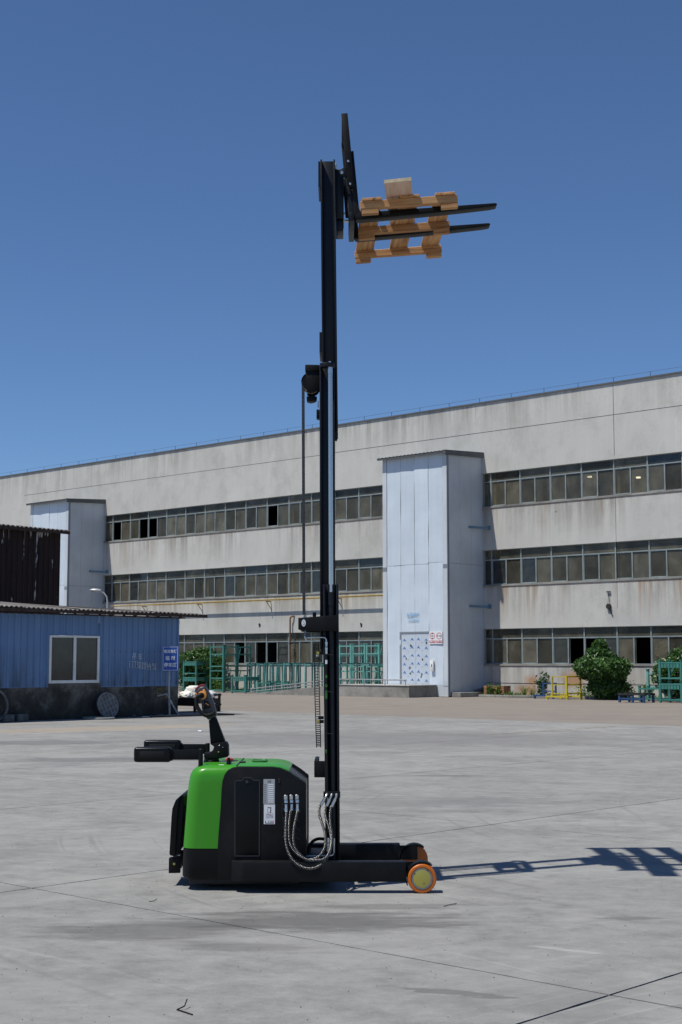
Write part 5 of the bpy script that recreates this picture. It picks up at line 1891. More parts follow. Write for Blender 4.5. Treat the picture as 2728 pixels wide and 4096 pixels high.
YS = B0 - 0.0065
lab = plate('low', 551, 159, 612, 294, 'rating_plate', 'silver_label', YS)
for k in range(10):
    y = 186 + k * 10.6
    plate('low', 575, y, 606, y + 5.5, 'entry_field', 'white', YS - 0.0016, lab, 0.0006)
    plate('low', 553, y + 1.5, 567, y + 3.2, 'caption', 'ink', YS - 0.0016, lab, 0.0006)
lc = S('low', [(582, 173)], YS)[0]
lettering('lettering', 'CE', 0.022, 'ink', T, (lc[0] - T0.x, YS - 0.0022 - T0.y, lc[1]), (math.pi / 2, 0, 0), 0.0004)
ch_ = plate('low', 553, 297, 613, 404, 'load_chart_label', 'white', YS)
for x0, y0, x1, y1, mt in ((588, 312, 592, 342, 'ink'), (573, 312, 592, 315, 'ink'), (573, 340, 592, 341, 'ink'), (573, 315, 574, 341, 'ink'), (560, 385, 563, 400, 'ink'), (560, 397, 608, 400, 'ink'),
                           (578, 384, 580, 396, 'ink'), (586, 384, 588, 396, 'ink'), (593, 384, 595, 396, 'ink'), (600, 384, 605, 396, 'sign_red')):
    plate('low', x0, y0, x1, y1, 'print', mt, YS - 0.0016, ch_, 0.0006)
for k in range(6):
    plate('low', 562, 347 + k * 4.6, 604, 347.9 + k * 4.6, 'print', 'silver_label', YS - 0.0016, ch_, 0.0006)
m = MB()
cv = S('low', [(566, 348), (578, 350), (588, 355), (596, 361), (603, 367)], YS - 0.002)
for a, b_ in zip(cv[:-1], cv[1:]):
    m.bar((a[0], YS - 0.0022, a[1]), (b_[0], YS - 0.0022, b_[1]), 0.0018, 0.0006, up=(0, 1, 0))
tp(m, 'print', 'sign_red', ch_, smooth=0)
for x, y in ((636, 160), (636, 174)):
    c = S('low', [(x, y)], YS)[0]
    tp(MB().lathe_y((c[0], YS - 0.001, c[1]), [(0.004, -0.003), (0.007, -0.003), (0.007, 0.003)], 14), 'plug', 'ink')
for k in range(8):
    row, colm = k % 4, k // 4
    x, y = (668 if colm == 0 else 738), 330 + row * 50
    a = S('low', [(x - 12, y - 8), (x + 12, y + 10)], YS)
    tp(MB().tube([(a[0][0], YS - 0.0005, a[0][1]), (a[1][0], YS - 0.0005, a[1][1])], 0.0075, 8), 'vent_slot', 'ink')

# controls on the deck
rb = S('body', [(820, 703)], 10.80)[0]
tp(MB().tube([(rb[0], 10.80, ZT - 0.002), (rb[0], 10.80, ZT + 0.018)], 0.014, 12), 'switch_neck', 'ink')
tp(MB().loft([[Vector((rb[0] + r_ * math.cos(a * math.pi / 10), 10.80 + r_ * math.sin(a * math.pi / 10), ZT + z)) for a in range(20)] for r_, z in ((0.020, 0.016), (0.028, 0.022), (0.028, 0.033), (0.018, 0.040))]), 'emergency_stop', 'red')
kb = S('body', [(813, 730)], 10.70)[0]
tp(MB().tube([(kb[0], 10.70, ZT - 0.02), (kb[0], 10.70, ZT + 0.022), (kb[0], 10.70, ZT + 0.05)], [0.017, 0.017, 0.008], 12), 'key_switch', 'black_gloss')
for (x0, x1, y0, y1, mt) in ((735, 775, 10.62, 10.66, 'white'), (850, 885, 11.05, 11.16, 'orange')):
    a = S('body', [(x0, 740), (x1, 740)], (y0 + y1) / 2)
    tp(MB().box(a[0][0], a[1][0], y0, y1, ZT + 0.0005, ZT + 0.002), 'warning_label', mt, smooth=0)
sp0 = S('body', [(893, 692), (856, 758)], B0)
tp(MB().box(XG - 0.003, XG + 0.004, B0 + 0.047, B1 - 0.047, ZT - 0.01, ZT + 0.0015), 'cover_gap', 'ink', smooth=0)

# folding step at the rear
stp = S('pedal', [(40, 1570), (90, 700), (110, 500), (190, 300), (300, 195), (350, 200), (275, 300), (240, 600), (180, 1630), (60, 1600)], 10.74)
fs_ = tp(MB().prism_y(stp, 10.74, 11.26), 'folding_step', 'black_gloss', bevel=0.006)
inner = S('pedal', [(180, 1628), (240, 600), (275, 300), (352, 205), (388, 210), (380, 420), (300, 1450)], 10.76)
tp(MB().prism_y(inner, 10.76, 11.24), 'step_mat', 'rubber', fs_, bevel=0.003)
rb_ = MB()
for k in range(15):
    y = 420 + k * 72
    t_ = (y - 420) / 1100
    a, b_ = S('pedal', [(262 - 70 * t_, y + 90), (378 - 60 * t_, y - 20)], 10.757)
    rb_.bar((a[0], 10.757, a[1]), (b_[0], 10.757, b_[1]), 0.004, 0.005, up=(0, 1, 0))
tp(rb_, 'mat_ribs', 'black', fs_, smooth=0)
brk = S('pedal', [(25, 2025), (30, 1670), (65, 1640), (305, 1640), (300, 2015), (40, 2020)], 10.79)
br_ = tp(MB().prism_y(brk, 10.79, 10.81), 'step_bracket', 'black', bevel=0.003)
tp(MB().prism_y(brk, 11.19, 11.21), 'step_bracket', 'black', bevel=0.003)
tp(MB().prism_y(S('pedal', [(60, 2000), (60, 1700), (240, 1700), (240, 2000)], 10.8), 10.812, 11.188), 'step_beam', 'black', smooth=0)
bc = S('pedal', [(160, 1798)], 10.79)[0]
tp(MB().lathe_y((bc[0], 10.788, bc[1]), [(0.006, -0.003), (0.0095, -0.002), (0.0095, 0.004)], 18), 'pivot_bolt', 'chromate', br_)
bc = S('pedal', [(272, 1600)], 10.85)[0]
tp(MB().lathe_y((bc[0], 10.84, bc[1]), [(0.004, -0.003), (0.008, -0.002), (0.008, 0.03)], 12), 'spring_bolt', 'steel', br_)
MBs = MB().box(XL + 0.05, XR - 0.05, B0 + 0.1, B1 - 0.1, 0.03, ZB + 0.01)
tp(MBs, 'drive_housing', 'ink', bevel=0.01)
for yy in (10.8, 11.2):
    tp(MB().lathe_y((XL + 0.22, yy, 0.066), [(0.03, -0.04), (0.06, -0.04), (0.066, -0.03), (0.066, 0.03), (0.06, 0.04), (0.03, 0.04)], 28), 'drive_wheel', 'rubber')

# side arms of the rider guard
for Y, win_pad, plate_pts, post_pts in (
        (10.66, (73, 603, 362, 722), (362, 625, 580, 704), (575, 618, 612, 772)),
        (11.30, (150, 548, 440, 640), (440, 580, 640, 650), (630, 573, 665, 745))):
    (a, z1), (b_, z0) = S('body', [win_pad[:2], win_pad[2:]], Y)
    if Y > 11:
        z0 = z1 - 0.115
    g_ = tp(MB().box(a, b_, Y - 0.04, Y + 0.04, z0, z1), 'arm_pad', 'black_gloss', bevel=0.022, seg=4)
    tp(MB().box(a + 0.045, b_ - 0.045, Y - 0.044, Y - 0.0405, z0 + 0.03, z1 - 0.03), 'pad_inset', 'rubber', g_, bevel=0.0015)
    (a, z1p), (b_, z0p) = S('body', [plate_pts[:2], plate_pts[2:]], Y)
    if Y > 11:
        z0p = z1p - 0.078
    tp(MB().box(a - 0.03, b_, Y - 0.006, Y + 0.006, z0p, z1p).box(a - 0.004, a + 0.012, Y - 0.012, Y + 0.012, z0p - 0.006, z1p + 0.006), 'arm_plate', 'black', bevel=0.002)
    (a, z1q), (b_, z0q) = S('body', [post_pts[:2], post_pts[2:]], Y)
    z0q = ZT - 0.05
    tp(MB().tube([((a + b_) / 2, Y, z0q), ((a + b_) / 2, Y, z1q - 0.004), ((a + b_) / 2, Y, z1q)], [0.0175, 0.0175, 0.014], 18), 'arm_post', 'black')

# tiller
ty0, ty1 = 10.95, 11.05
arm = S('tiller', [(655, 1115), (805, 1030), (850, 1035), (1110, 1715), (1060, 1800), (705, 1780), (690, 1560)], 10.96)
ta = tp(MB().prism_y(arm, 10.96, 11.04), 'tiller_arm', 'black', bevel=0.005)
arc = [(805, 1840), (798, 1885), (775, 1935), (740, 1975), (690, 2003)]
brk = S('tiller', [(705, 1778)] + arc + [(530, 2022), (522, 2155), (920, 2182), (1150, 2145), (1205, 2110), (1192, 1810), (1150, 1728), (1110, 1715), (880, 1742)], ty0)
tb = tp(MB().prism_y(brk, ty0 - 0.012, ty1 + 0.012), 'tiller_bracket', 'black', bevel=0.006)
for x, y, r_, mt in ((957, 1815, 0.0042, 'steel'), (1052, 1868, 0.0028, 'steel'), (928, 1995, 0.0052, 'chromate')):
    c = S('tiller', [(x, y)], ty0 - 0.013)[0]
    tp(MB().lathe_y((c[0], ty0 - 0.013, c[1]), [(r_ * 0.7, -0.004), (r_, -0.003), (r_, 0.004)], 14), 'bolt', mt, tb)
for x, y in ((687, 1222), (712, 1632)):
    c = S('tiller', [(x, y)], 10.96)[0]
    tp(MB().lathe_y((c[0], 10.958, c[1]), [(0.0018, -0.003), (0.0026, -0.002), (0.0026, 0.004)], 12), 'bolt', 'steel', ta)
bx_ = S('tiller', [(530, 2180), (940, 2180)], TY)
cxm, rad = (bx_[0][0] + bx_[1][0]) / 2, (bx_[1][0] - bx_[0][0]) / 2
zt2 = S('tiller', [(700, 2165)], TY)[0][1]
tp(MB().loft([[Vector((cxm + r_ * math.cos(a * math.pi / 14), TY + r_ * math.sin(a * math.pi / 14), z)) for a in range(28)] for r_, z in ((rad + 0.006, ZT - 0.004), (rad + 0.004, ZT + 0.008), (rad, ZT + 0.012), (rad, zt2))]), 'tiller_base', 'black')
head = S('tiller', [(275, 345), (320, 270), (400, 205), (480, 178), (550, 172), (610, 250), (700, 420), (790, 640), (850, 860), (878, 1010), (800, 1038), (645, 1112), (600, 1060), (520, 990), (470, 850), (450, 640), (400, 520), (330, 450)], 10.955)
th_ = tp(MB().prism_y(head, 10.955, 11.045), 'tiller_head', 'dark_grey', bevel=0.010, seg=3)
face = S('tiller', [(530, 560), (640, 600), (720, 760), (640, 800), (520, 800)], 10.95)
tp(MB().prism_y(face, 10.9525, 10.956), 'head_recess', 'black_gloss', th_, bevel=0.001)
cap = S('tiller', [(255, 318), (290, 230), (360, 160), (440, 120), (500, 113), (552, 150), (545, 172), (480, 172), (400, 198), (330, 255), (278, 335)], 10.965)
tp(MB().prism_y(cap, 10.962, 11.038), 'belly_switch', 'maroon', th_, bevel=0.005)
path = [(530, 420), (470, 412), (400, 425), (345, 470), (318, 545), (315, 640), (345, 745), (405, 850), (490, 940), (600, 985), (720, 960), (790, 920)]
for Y in (10.915, 11.085):
    pp = S('tiller', path, Y)
    n = len(pp)
    pts = []
    for k, (x, z) in enumerate(pp):
        t_ = k / (n - 1)
        yy = Y if 0.1 < t_ < 0.85 else TY + (Y - TY) * (0.55 if t_ <= 0.05 or t_ > 0.95 else 0.85)
        pts.append(Vector((x, yy, z)))
    # smooth the path
    fine = []
    for k in range(n - 1):
        p0_, p1_, p2_, p3_ = pts[max(k - 1, 0)], pts[k], pts[k + 1], pts[min(k + 2, n - 1)]
        for s_ in range(4):
            t_ = s_ / 4
            fine.append(0.5 * ((2 * p1_) + (p2_ - p0_) * t_ + (2 * p0_ - 5 * p1_ + 4 * p2_ - p3_) * t_ ** 2 + (3 * p1_ - p0_ - 3 * p2_ + p3_) * t_ ** 3))
    tp(MB().tube(fine + [pts[-1]], 0.0148, 14), 'grip', 'rubber', th_)
rock = S('tiller', [(292, 365), (350, 382), (430, 312), (482, 322), (502, 262), (528, 252), (580, 340), (596, 430), (575, 500), (500, 542), (440, 535), (535, 470), (528, 400), (480, 372), (400, 372), (320, 432)], 10.93)
for y0, y1 in ((10.925, 10.954), (11.046, 11.075)):
    tp(MB().prism_y(rock, y0, y1), 'travel_rocker', 'orange', th_, bevel=0.003)
b1_ = S('tiller', [(570, 640), (660, 705)], 10.95)
tp(MB().bar((b1_[0][0], 10.9515, b1_[0][1]), (b1_[1][0], 10.9515, b1_[1][1]), 0.008, 0.006, up=(0, 1, 0)), 'lift_button', 'orange', th_, bevel=0.0015)
b2_ = S('tiller', [(655, 385), (720, 525)], 10.97)
tp(MB().bar((b2_[0][0] + 0.003, 11.0, b2_[0][1]), (b2_[1][0] + 0.003, 11.0, b2_[1][1]), 0.05, 0.010, up=(1, 0, 0)), 'display_frame', 'orange', th_, bevel=0.002)

# straddle legs
XLEG = S('low', [(375, 660)], 10.50)[0][0]
XLEG2 = S('low', [(438, 660)], 10.44)[0][0]
wc = S('wheel', [(850, 1435)], 10.445)[0]
WR = 0.1045
ZLT, ZLB = S('low', [(600, 612)], 10.44)[0][1], S('low', [(900, 720)], 10.44)[0][1]
for s_ in (0, 1):
    f_ = (lambda y: y) if s_ == 0 else mir
    x1 = wc[0] - WR - 0.012
    plan = [(XLEG, f_(10.56)), (XLEG, f_(10.50)), (XLEG2, f_(10.44)), (x1, f_(10.44)), (x1, f_(10.55)), (XR - 0.02, f_(10.55)), (XR - 0.02, f_(10.56))]
    lg = tp(MB().prism_z(plan, ZLB, ZLT), 'straddle_leg', 'black', bevel=0.006)
    # guard over the wheel: an arc plate
    m = MB()
    n = 22
    a0, a1 = R(52), R(205)
    ra, rb2 = WR + 0.006, WR + 0.015
    ya, yb = f_(10.452), f_(10.555)
    vs = []
    for k in range(n + 1):
        a = a0 + (a1 - a0) * k / n
        for r_, y_ in ((ra, ya), (rb2, ya), (rb2, yb), (ra, yb)):
            vs.append((wc[0] + r_ * math.cos(a), y_, WR + r_ * math.sin(a)))
    fs2 = []
    for k in range(n):
        for j in range(4):
            fs2.append((4 * k + j, 4 * k + (j + 1) % 4, 4 * k + 4 + (j + 1) % 4, 4 * k + 4 + j))
    fs2 += [(0, 1, 2, 3), (4 * n, 4 * n + 3, 4 * n + 2, 4 * n + 1)]
    m.add(vs, fs2)
    tp(m, 'wheel_guard', 'black', lg, smooth=30)
    tp(MB().box(x1 - 0.02, wc[0] + 0.02, min(f_(10.535), f_(10.555)), max(f_(10.535), f_(10.555)), ZLB + 0.02, ZLT - 0.01), 'axle_cheek', 'black', lg, smooth=0)
    # wheel
    sg = 1 if s_ == 0 else -1
    yo = 10.445 if s_ == 0 else mir(10.445)
    tyre = MB().lathe_y((wc[0], yo, WR), [(0.078, 0.004 * sg), (0.082, 0.0), (0.097, 0.001 * sg), (0.1025, 0.006 * sg), (WR, 0.014 * sg), (WR, 0.07 * sg), (0.1025, 0.078 * sg), (0.08, 0.085 * sg)], 56)
    wh = tp(tyre, 'load_wheel', 'orange_pu')
    tp(MB().lathe_y((wc[0], yo, WR), [(0.064, -0.001 * sg), (0.076, -0.0015 * sg), (0.0775, 0.003 * sg), (0.0775, 0.08 * sg)], 48), 'rim', 'rim_steel', wh)
    hb = tp(MB().lathe_y((wc[0], yo, WR), [(0.060, -0.0035 * sg), (0.0635, -0.0028 * sg), (0.0635, 0.01 * sg)], 40), 'hub_cap', 'chromate', wh)
    for bx2, by2 in ((1025, 1270), (617, 1373), (908, 1685)):
        c = S('wheel', [(bx2, by2)], 10.445)[0]
        tp(MB().lathe_y((c[0], yo, c[1]), [(0.003, -0.0042 * sg), (0.0048, -0.0042 * sg), (0.0048, 0.002 * sg)], 12), 'hub_hole', 'ink', wh)
# frame between the legs that carries the mast
XM = S('low', [(968, 560)], 10.67)[0][0]
tp(MB().box(XR - 0.03, XM - 0.02, 10.565, 11.435, 0.07, 0.17).box(XR + 0.02, XM - 0.12, 10.75, 11.25, 0.171, 0.22), 'mast_carriage', 'black', bevel=0.005)


# ------------------------------------------------------------------ mast
def stage(name, xb, xt, zb_, zt_, y0, y1, open_out, fl=0.016):
    """one channel rail each side; xb, xt = (left, right) at the foot and at the top"""
    objs = []
    for s2 in (0, 1):
        f_ = (lambda y: y) if s2 == 0 else mir
        m = MB()

        def slab(a0, a1, ya, yb):
            pts = []
            for z, (l, r_) in ((zb_, xb), (zt_, xt)):
                w_ = r_ - l
                pts += [(l + a0 * w_, f_(ya), z), (l + a1 * w_, f_(ya), z), (l + a1 * w_, f_(yb), z), (l + a0 * w_, f_(yb), z)]
            m.add(pts, [(0, 3, 2, 1), (4, 5, 6, 7), (0, 1, 5, 4), (1, 2, 6, 5), (2, 3, 7, 6), (3, 0, 4, 7)])
        k = fl / (xb[1] - xb[0])
        slab(0, k, y0, y1)
        slab(1 - k, 1, y0, y1)
        wy = (y1 - 0.012, y1) if open_out else (y0, y0 + 0.012)
        slab(k, 1 - k, *wy)
        objs.append(tp(m, name, 'mast', bevel=0.002))
    return objs


def xx(win, x, y, Y):
    return S(win, [(x, y)], Y)[0]


z_out = xx('mid', 500, 115, 10.68)[1]
stage('outer_mast_rail', (xx('full', 1303, 3380, 10.67)[0], xx('full', 1360, 3380, 10.67)[0]), (xx('full', 1291, 2337, 10.67)[0], xx('full', 1354, 2337, 10.67)[0]), 0.09, z_out, 10.67, 10.745, True)
zmt, zmb = xx('pulley', 600, 690, 10.76)[1], xx('mid', 430, 930, 10.76)[1]
stage('middle_mast_rail', (xx('full', 1280, 2596, 10.75)[0], xx('full', 1340, 2596, 10.75)[0]), (xx('full', 1278, 1462, 10.75)[0], xx('full', 1339, 1462, 10.75)[0]), zmb, zmt, 10.75, 10.80, True, 0.014)
zit, zib = xx('head', 320, 905, 10.82)[1], xx('pulley', 830, 1830, 10.82)[1]
stage('inner_mast_rail', (xx('full', 1291, 1730, 10.805)[0], xx('full', 1352, 1730, 10.805)[0]), (xx('full', 1281, 640, 10.805)[0], xx('full', 1340, 640, 10.805)[0]), zib, zit, 10.805, 10.86, True, 0.014)
for nm, (x0, z0), y0, w_ in (('outer_mast_tie', xx('full', 1296, 2360, 10.75), 10.745, 0.08), ('outer_mast_tie', xx('full', 1305, 3300, 10.75), 10.745, 0.12), ('middle_mast_tie', xx('full', 1283, 1475, 10.8), 10.80, 0.07), ('middle_mast_tie', xx('full', 1284, 2580, 10.8), 10.80, 0.07),
                             ('inner_mast_tie', xx('full', 1284, 655, 10.85), 10.86, 0.09), ('inner_mast_tie', xx('full', 1292, 1700, 10.85), 10.86, 0.09)):
    tp(MB().box(x0, x0 + 0.03, y0 + 0.002, mir(y0) - 0.002, z0 - w_, z0), nm, 'mast', smooth=0)
# back plates seen left of the rails
for pts, Y in (([(150, 940), (186, 940), (186, 1400), (180, 1405), (150, 1400)], 10.83),):
    tp(MB().prism_y(S('head', pts, Y), 10.82, 11.18), 'hose_tray', 'mast', smooth=0)
tp(MB().prism_y(S('pulley', [(548, 132), (592, 132), (592, 490), (580, 474), (548, 474)], 10.84), 10.82, 11.18), 'guide_plate', 'mast', smooth=0)
tp(MB().prism_y(S('pulley', [(812, 1820), (855, 1850), (852, 1970), (840, 1980), (815, 1975)], 10.82), 10.82, 10.86), 'stop_block', 'mast', smooth=0)
# head cap and lift cylinder, both sides
for s2 in (0, 1):
    f_ = (lambda y: y) if s2 == 0 else mir
    (xa, za), (xb2, zb2) = S('pulley', [(552, 640), (802, 715)], 10.68)
    cp = MB()
    prof = []
    w_ = xb2 - xa
    for k in range(13):
        a = math.pi + math.pi * k / 12
        prof.append((xa + w_ / 2 + w_ / 2 * math.cos(a), f_(10.70 + 0.030 * math.sin(a))))
    prof += [(xb2, f_(10.752)), (xa, f_(10.752))]
    cp.prism_z(prof, zb2, za)
    tp(cp, 'cylinder_head', 'mast', bevel=0.004)
    rx0, rz0 = xx('mid', 548, 215, 10.70)
    rx1, rz1 = xx('pulley', 731, 722, 10.70)
    tp(MB().tube([(rx0, f_(10.70), rz0 - 0.2), (rx1, f_(10.70), rz1 + 0.004)], 0.0172, 28), 'piston_rod', 'chrome')
    tp(MB().tube([(rx1, f_(10.70), rz1 - 0.05), (rx1, f_(10.70), rz1)], 0.0182, 24), 'rod_collar', 'steel')
    gx_, gz_ = xx('mid', 549, 300, 10.70)
    bxx, bzz = xx('full', 1335, 3300, 10.70)
    tp(MB().tube([(gx_, f_(10.70), gz_ - 0.05), (gx_, f_(10.70), rz0)], 0.030, 28), 'cylinder_gland', 'mast')
    tp(MB().tube([(bxx, f_(10.70), 0.14), (gx_, f_(10.70), gz_ - 0.03)], 0.0265, 28), 'lift_cylinder', 'mast')
tp(MB().tube([(xx('pulley', 725, 628, 10.70)[0], 10.70, za - 0.002), (xx('pulley', 725, 628, 10.70)[0], 10.70, za + 0.012)], 0.008, 8), 'head_bolt', 'steel')

# chain pulley and its bracket
YP0, YP1 = 10.93, 11.07
tp(MB().prism_y(S('pulley', [(303, 685), (548, 690), (548, 795), (303, 795)], YP0), YP0 - 0.02, YP1 + 0.02), 'pulley_bracket', 'black', bevel=0.004)
pc_ = S('pulley', [(400, 1010)], TY)[0]
pr_ = abs(S('pulley', [(400, 1010), (540, 1010)], TY)[1][0] - pc_[0])
chk = S('pulley', [(318, 795), (548, 795), (545, 1080), (510, 1130), (450, 1165), (390, 1172), (330, 1150), (325, 1000)], YP0)
tp(MB().prism_y(chk, YP0 - 0.012, YP0), 'pulley_cheek', 'black', bevel=0.002)
tp(MB().prism_y(chk, YP1, YP1 + 0.012), 'pulley_cheek', 'black', bevel=0.002)
pl = tp(MB().lathe_y((pc_[0], TY, pc_[1]), [(pr_ * 1.02, -0.066), (pr_ * 1.02, -0.05), (pr_ * 0.93, -0.048), (pr_ * 0.93, -0.012), (pr_ * 1.02, -0.010), (pr_ * 1.02, 0.010), (pr_ * 0.93, 0.012), (pr_ * 0.93, 0.048), (pr_ * 1.02, 0.05), (pr_ * 1.02, 0.066)], 40), 'pulley', 'cream')
for y0, y1 in ((TY - 0.0685, TY - 0.0662), (TY + 0.0662, TY + 0.0685)):
    tp(MB().lathe_y((pc_[0], 0, pc_[1]), [(pr_ * 1.03, y0), (pr_ * 1.04, (y0 + y1) / 2), (pr_ * 1.03, y1)], 36), 'pulley_flange', 'black', pl)
low = S('pulley', [(330, 1240), (505, 1240), (500, 1285), (470, 1312), (410, 1328), (345, 1318), (330, 1300)], TY)
tp(MB().prism_y(low, 10.95, 11.05), 'pulley_guard', 'black', bevel=0.003)
f1_ = S('pulley', [(520, 1300), (520, 1420)], 10.9)
tp(MB().tube([(f1_[0][0], 10.9, f1_[0][1]), (f1_[1][0], 10.9, f1_[1][1])], 0.008, 10), 'hose_fitting', 'steel')
tp(MB().prism_y(S('pulley', [(497, 1460), (548, 1460), (548, 1620), (497, 1610)], 10.9), 10.86, 10.94), 'hose_clamp', 'black', bevel=0.003)

# leaf chains: falls from the pulley to the anchor arm
ct_ = S('pulley', [(268, 960)], TY)[0]
cb_2 = S('mid', [(207, 490)], TY)[0]
L = ct_[1] - cb_2[1]
for yc in (TY - 0.03, TY + 0.03):
    m = MB()
    n = int(L / 0.0165)
    for k in range(n):
        t_ = (k + 0.5) / n
        z = ct_[1] - L * t_
        x = ct_[0] + (cb_2[0] - ct_[0]) * t_
        w2 = 0.0105
        ys = (-0.010, -0.002, 0.006) if k % 2 else (-0.006, 0.002, 0.010)
        for y_ in ys:
            m.box(x - w2, x + w2, yc + y_ - 0.0018, yc + y_ + 0.0018, z - 0.0135, z + 0.0135)
    n2 = 9
    for k in range(n2 * 2):
        a = math.pi * k / (n2 * 2)
        x, z = pc_[0] + math.cos(math.pi - a) * (pr_ * 1.05), pc_[1] + 0.01 + math.sin(a) * (pr_ * 1.05)
        m.obox((x, yc, z), Vector((math.sin(a), 0, math.cos(a))) * 0.013, Vector((0, 0.010, 0)), Vector((math.cos(a), 0, -math.sin(a))) * 0.007)
    tp(m, 'lift_chain', 'chain', smooth=0)
# chain anchor arm wrapped round the outer mast
ar = S('mid', [(135, 538), (500, 512), (640, 503), (645, 708), (400, 702), (230, 698), (150, 690), (135, 682)], 10.655)
aa = tp(MB().prism_y(ar, 10.645, 10.663), 'chain_anchor_arm', 'black', bevel=0.003)
xa, za = ar[0]
tp(MB().prism_y([(p_[0], p_[1]) for p_ in ar], mir(10.663), mir(10.645)), 'chain_anchor_arm', 'black', bevel=0.003)
tp(MB().box(xa + 0.001, xa + 0.016, 10.664, mir(10.664), ar[-1][1] + 0.002, za - 0.002), 'anchor_cross_plate', 'black', bevel=0.003)
oc = S('mid', [(203, 603)], 10.645)[0]
ov = [(oc[0] + 0.0155 * math.cos(2 * math.pi * k / 28), oc[1] + 0.0262 * math.sin(2 * math.pi * k / 28)) for k in range(28)]
dec = tp(MB().prism_y(ov, 10.643, 10.6449), 'hook_label', 'white', aa, smooth=0)
hk = MB()
hpts = [(0.0, 0.018), (0.0, 0.008), (0.004, 0.0), (0.006, -0.008), (0.002, -0.015), (-0.004, -0.015), (-0.007, -0.009)]
for a, b_ in zip(hpts[:-1], hpts[1:]):
    hk.bar((oc[0] + a[0], 10.6425, oc[1] + a[1]), (oc[0] + b_[0], 10.6425, oc[1] + b_[1]), 0.0026, 0.0006, up=(0, 1, 0))
tp(hk, 'hook_print', 'ink', dec, smooth=0)
for x, y in ((205, 500), (228, 480)):
    c = S('mid', [(x, y), (x, 530)], 10.99)
    tp(MB().tube([(c[0][0], 10.99, c[0][1]), (c[1][0], 10.99, c[1][1] - 0.02)], 0.0065, 8), 'anchor_rod', 'steel')
c = S('mid', [(318, 470), (360, 520)], 10.8)
tp(MB().box(c[0][0], c[1][0], 10.76, 10.84, c[1][1] - 0.005, c[0][1]), 'limit_switch', 'black_gloss', bevel=0.003)
w0 = S('mid', [(318, 505), (290, 520), (275, 528)], 10.8)
tp(MB().tube([(x, 10.8, z) for x, z in w0], 0.002, 5), 'switch_wire', 'steel')

# steel pipe and hose down the mast
pp = S('mid', [(212, 690), (214, 760), (222, 780), (245, 786), (300, 784), (440, 784), (475, 790), (488, 812), (488, 850)], 10.66)
tp(MB().tube([(x, 10.66 if k > 3 else 10.80 - 0.035 * k, z) for k, (x, z) in enumerate(pp)], 0.0055, 10), 'steel_pipe', 'steel')
pp = S('mid', [(215, 770), (240, 825)], 10.7)
tp(MB().tube([(pp[0][0], 10.70, pp[0][1]), (pp[1][0], 10.70, pp[1][1])], 0.006, 8), 'steel_pipe', 'steel')
for y0, y1, r_ in ((842, 868, 0.0105), (868, 900, 0.008), (910, 938, 0.0105), (938, 990, 0.0085)):
    c = S('mid', [(489, y0), (489, y1)], 10.66)
    tp(MB().tube([(c[0][0], 10.66, c[0][1]), (c[1][0], 10.66, c[1][1])], r_, 6), 'pipe_fitting', 'steel')
c = S('full', [(1306, 2615), (1306, 2800), (1307, 3000), (1310, 3215)], 10.662)
ho = tp(MB().tube([(x, 10.662, z) for x, z in c], 0.0075, 10), 'mast_hose', 'rubber')
for y0, y1, mt in ((2640, 2656, 'white'), (2700, 2712, 'green_dark'), (2738, 2748, 'green_dark'), (2762, 2795, 'green_dark'), (2998, 3012, 'green_dark')):
    c = S('full', [(1306, y0), (1306, y1)], 10.66)
    tp(MB().tube([(c[0][0], 10.662, c[0][1]), (c[1][0], 10.662, c[1][1])], 0.0081, 10), 'hose_marking', mt, ho)
for y0 in (2617, 2765, 2933):
    c = S('full', [(1303, y0), (1334, y0 + 4)], 10.652)
    tp(MB().tube([(c[0][0], 10.652, c[0][1]), (c[1][0], 10.665, c[1][1])], 0.002, 5), 'hose_tie', 'ink', ho)
c = S('full', [(1311, 3190), (1311, 3215)], 10.66)
tp(MB().tube([(c[0][0], 10.66, c[0][1]), (c[1][0], 10.66, c[1][1])], 0.0095, 8), 'hose_ferrule', 'steel', ho)

# cable carrier beside the mast
ca = MB()
left = S('mid', [(337, 870), (333, 1000), (338, 1300), (345, 1560), (352, 1800), (358, 2000), (365, 2170)], 10.78)
rgt = S('mid', [(388, 870), (396, 1000), (398, 1300), (402, 1560), (408, 1800), (414, 2000), (418, 2170)], 10.78)


def interp(pl_, t_):
    f = t_ * (len(pl_) - 1)
    i = min(int(f), len(pl_) - 2)
    f -= i
    return pl_[i][0] + (pl_[i + 1][0] - pl_[i][0]) * f, pl_[i][1] + (pl_[i + 1][1] - pl_[i][1]) * f


for k in range(46):
    t0_, t1_ = k / 46, (k + 0.82) / 46
    for pl_ in (left, rgt):
        a, b_ = interp(pl_, t0_), interp(pl_, t1_)
        for y_ in (10.765, 10.815):
            ca.bar((a[0], y_, a[1]), (b_[0], y_, b_[1]), 0.006, 0.005, up=(0, 1, 0))
    a, b_ = interp(left, t0_), interp(rgt, t0_)
    ca.bar((a[0], 10.765, a[1]), (b_[0], 10.765, b_[1]), 0.006, 0.004)
    ca.bar((a[0], 10.815, a[1]), (b_[0], 10.815, b_[1]), 0.006, 0.004)
    ca.bar((b_[0], 10.765, b_[1]), (b_[0], 10.815, b_[1]), 0.005, 0.004)
tp(ca, 'cable_carrier', 'rubber', smooth=0)
for x0, y0, x1, y1 in ((395, 958, 452, 1000), (385, 1772, 455, 1812), (400, 1820, 456, 1862)):
    a, b_ = S('mid', [(x0, y0), (x1, y1)], 10.74)
    tp(MB().box(a[0], b_[0], 10.745, 10.755, b_[1], a[1]), 'carrier_bracket', 'black', bevel=0.002)
for x, y in ((381, 980), (384, 1838)):
    a, b_ = S('mid', [(x - 17, y - 18), (x + 17, y + 18)], 10.74)
    tp(MB().box(a[0], b_[0], 10.738, 10.746, b_[1], a[1]), 'carrier_clip', 'chromate', smooth=0)
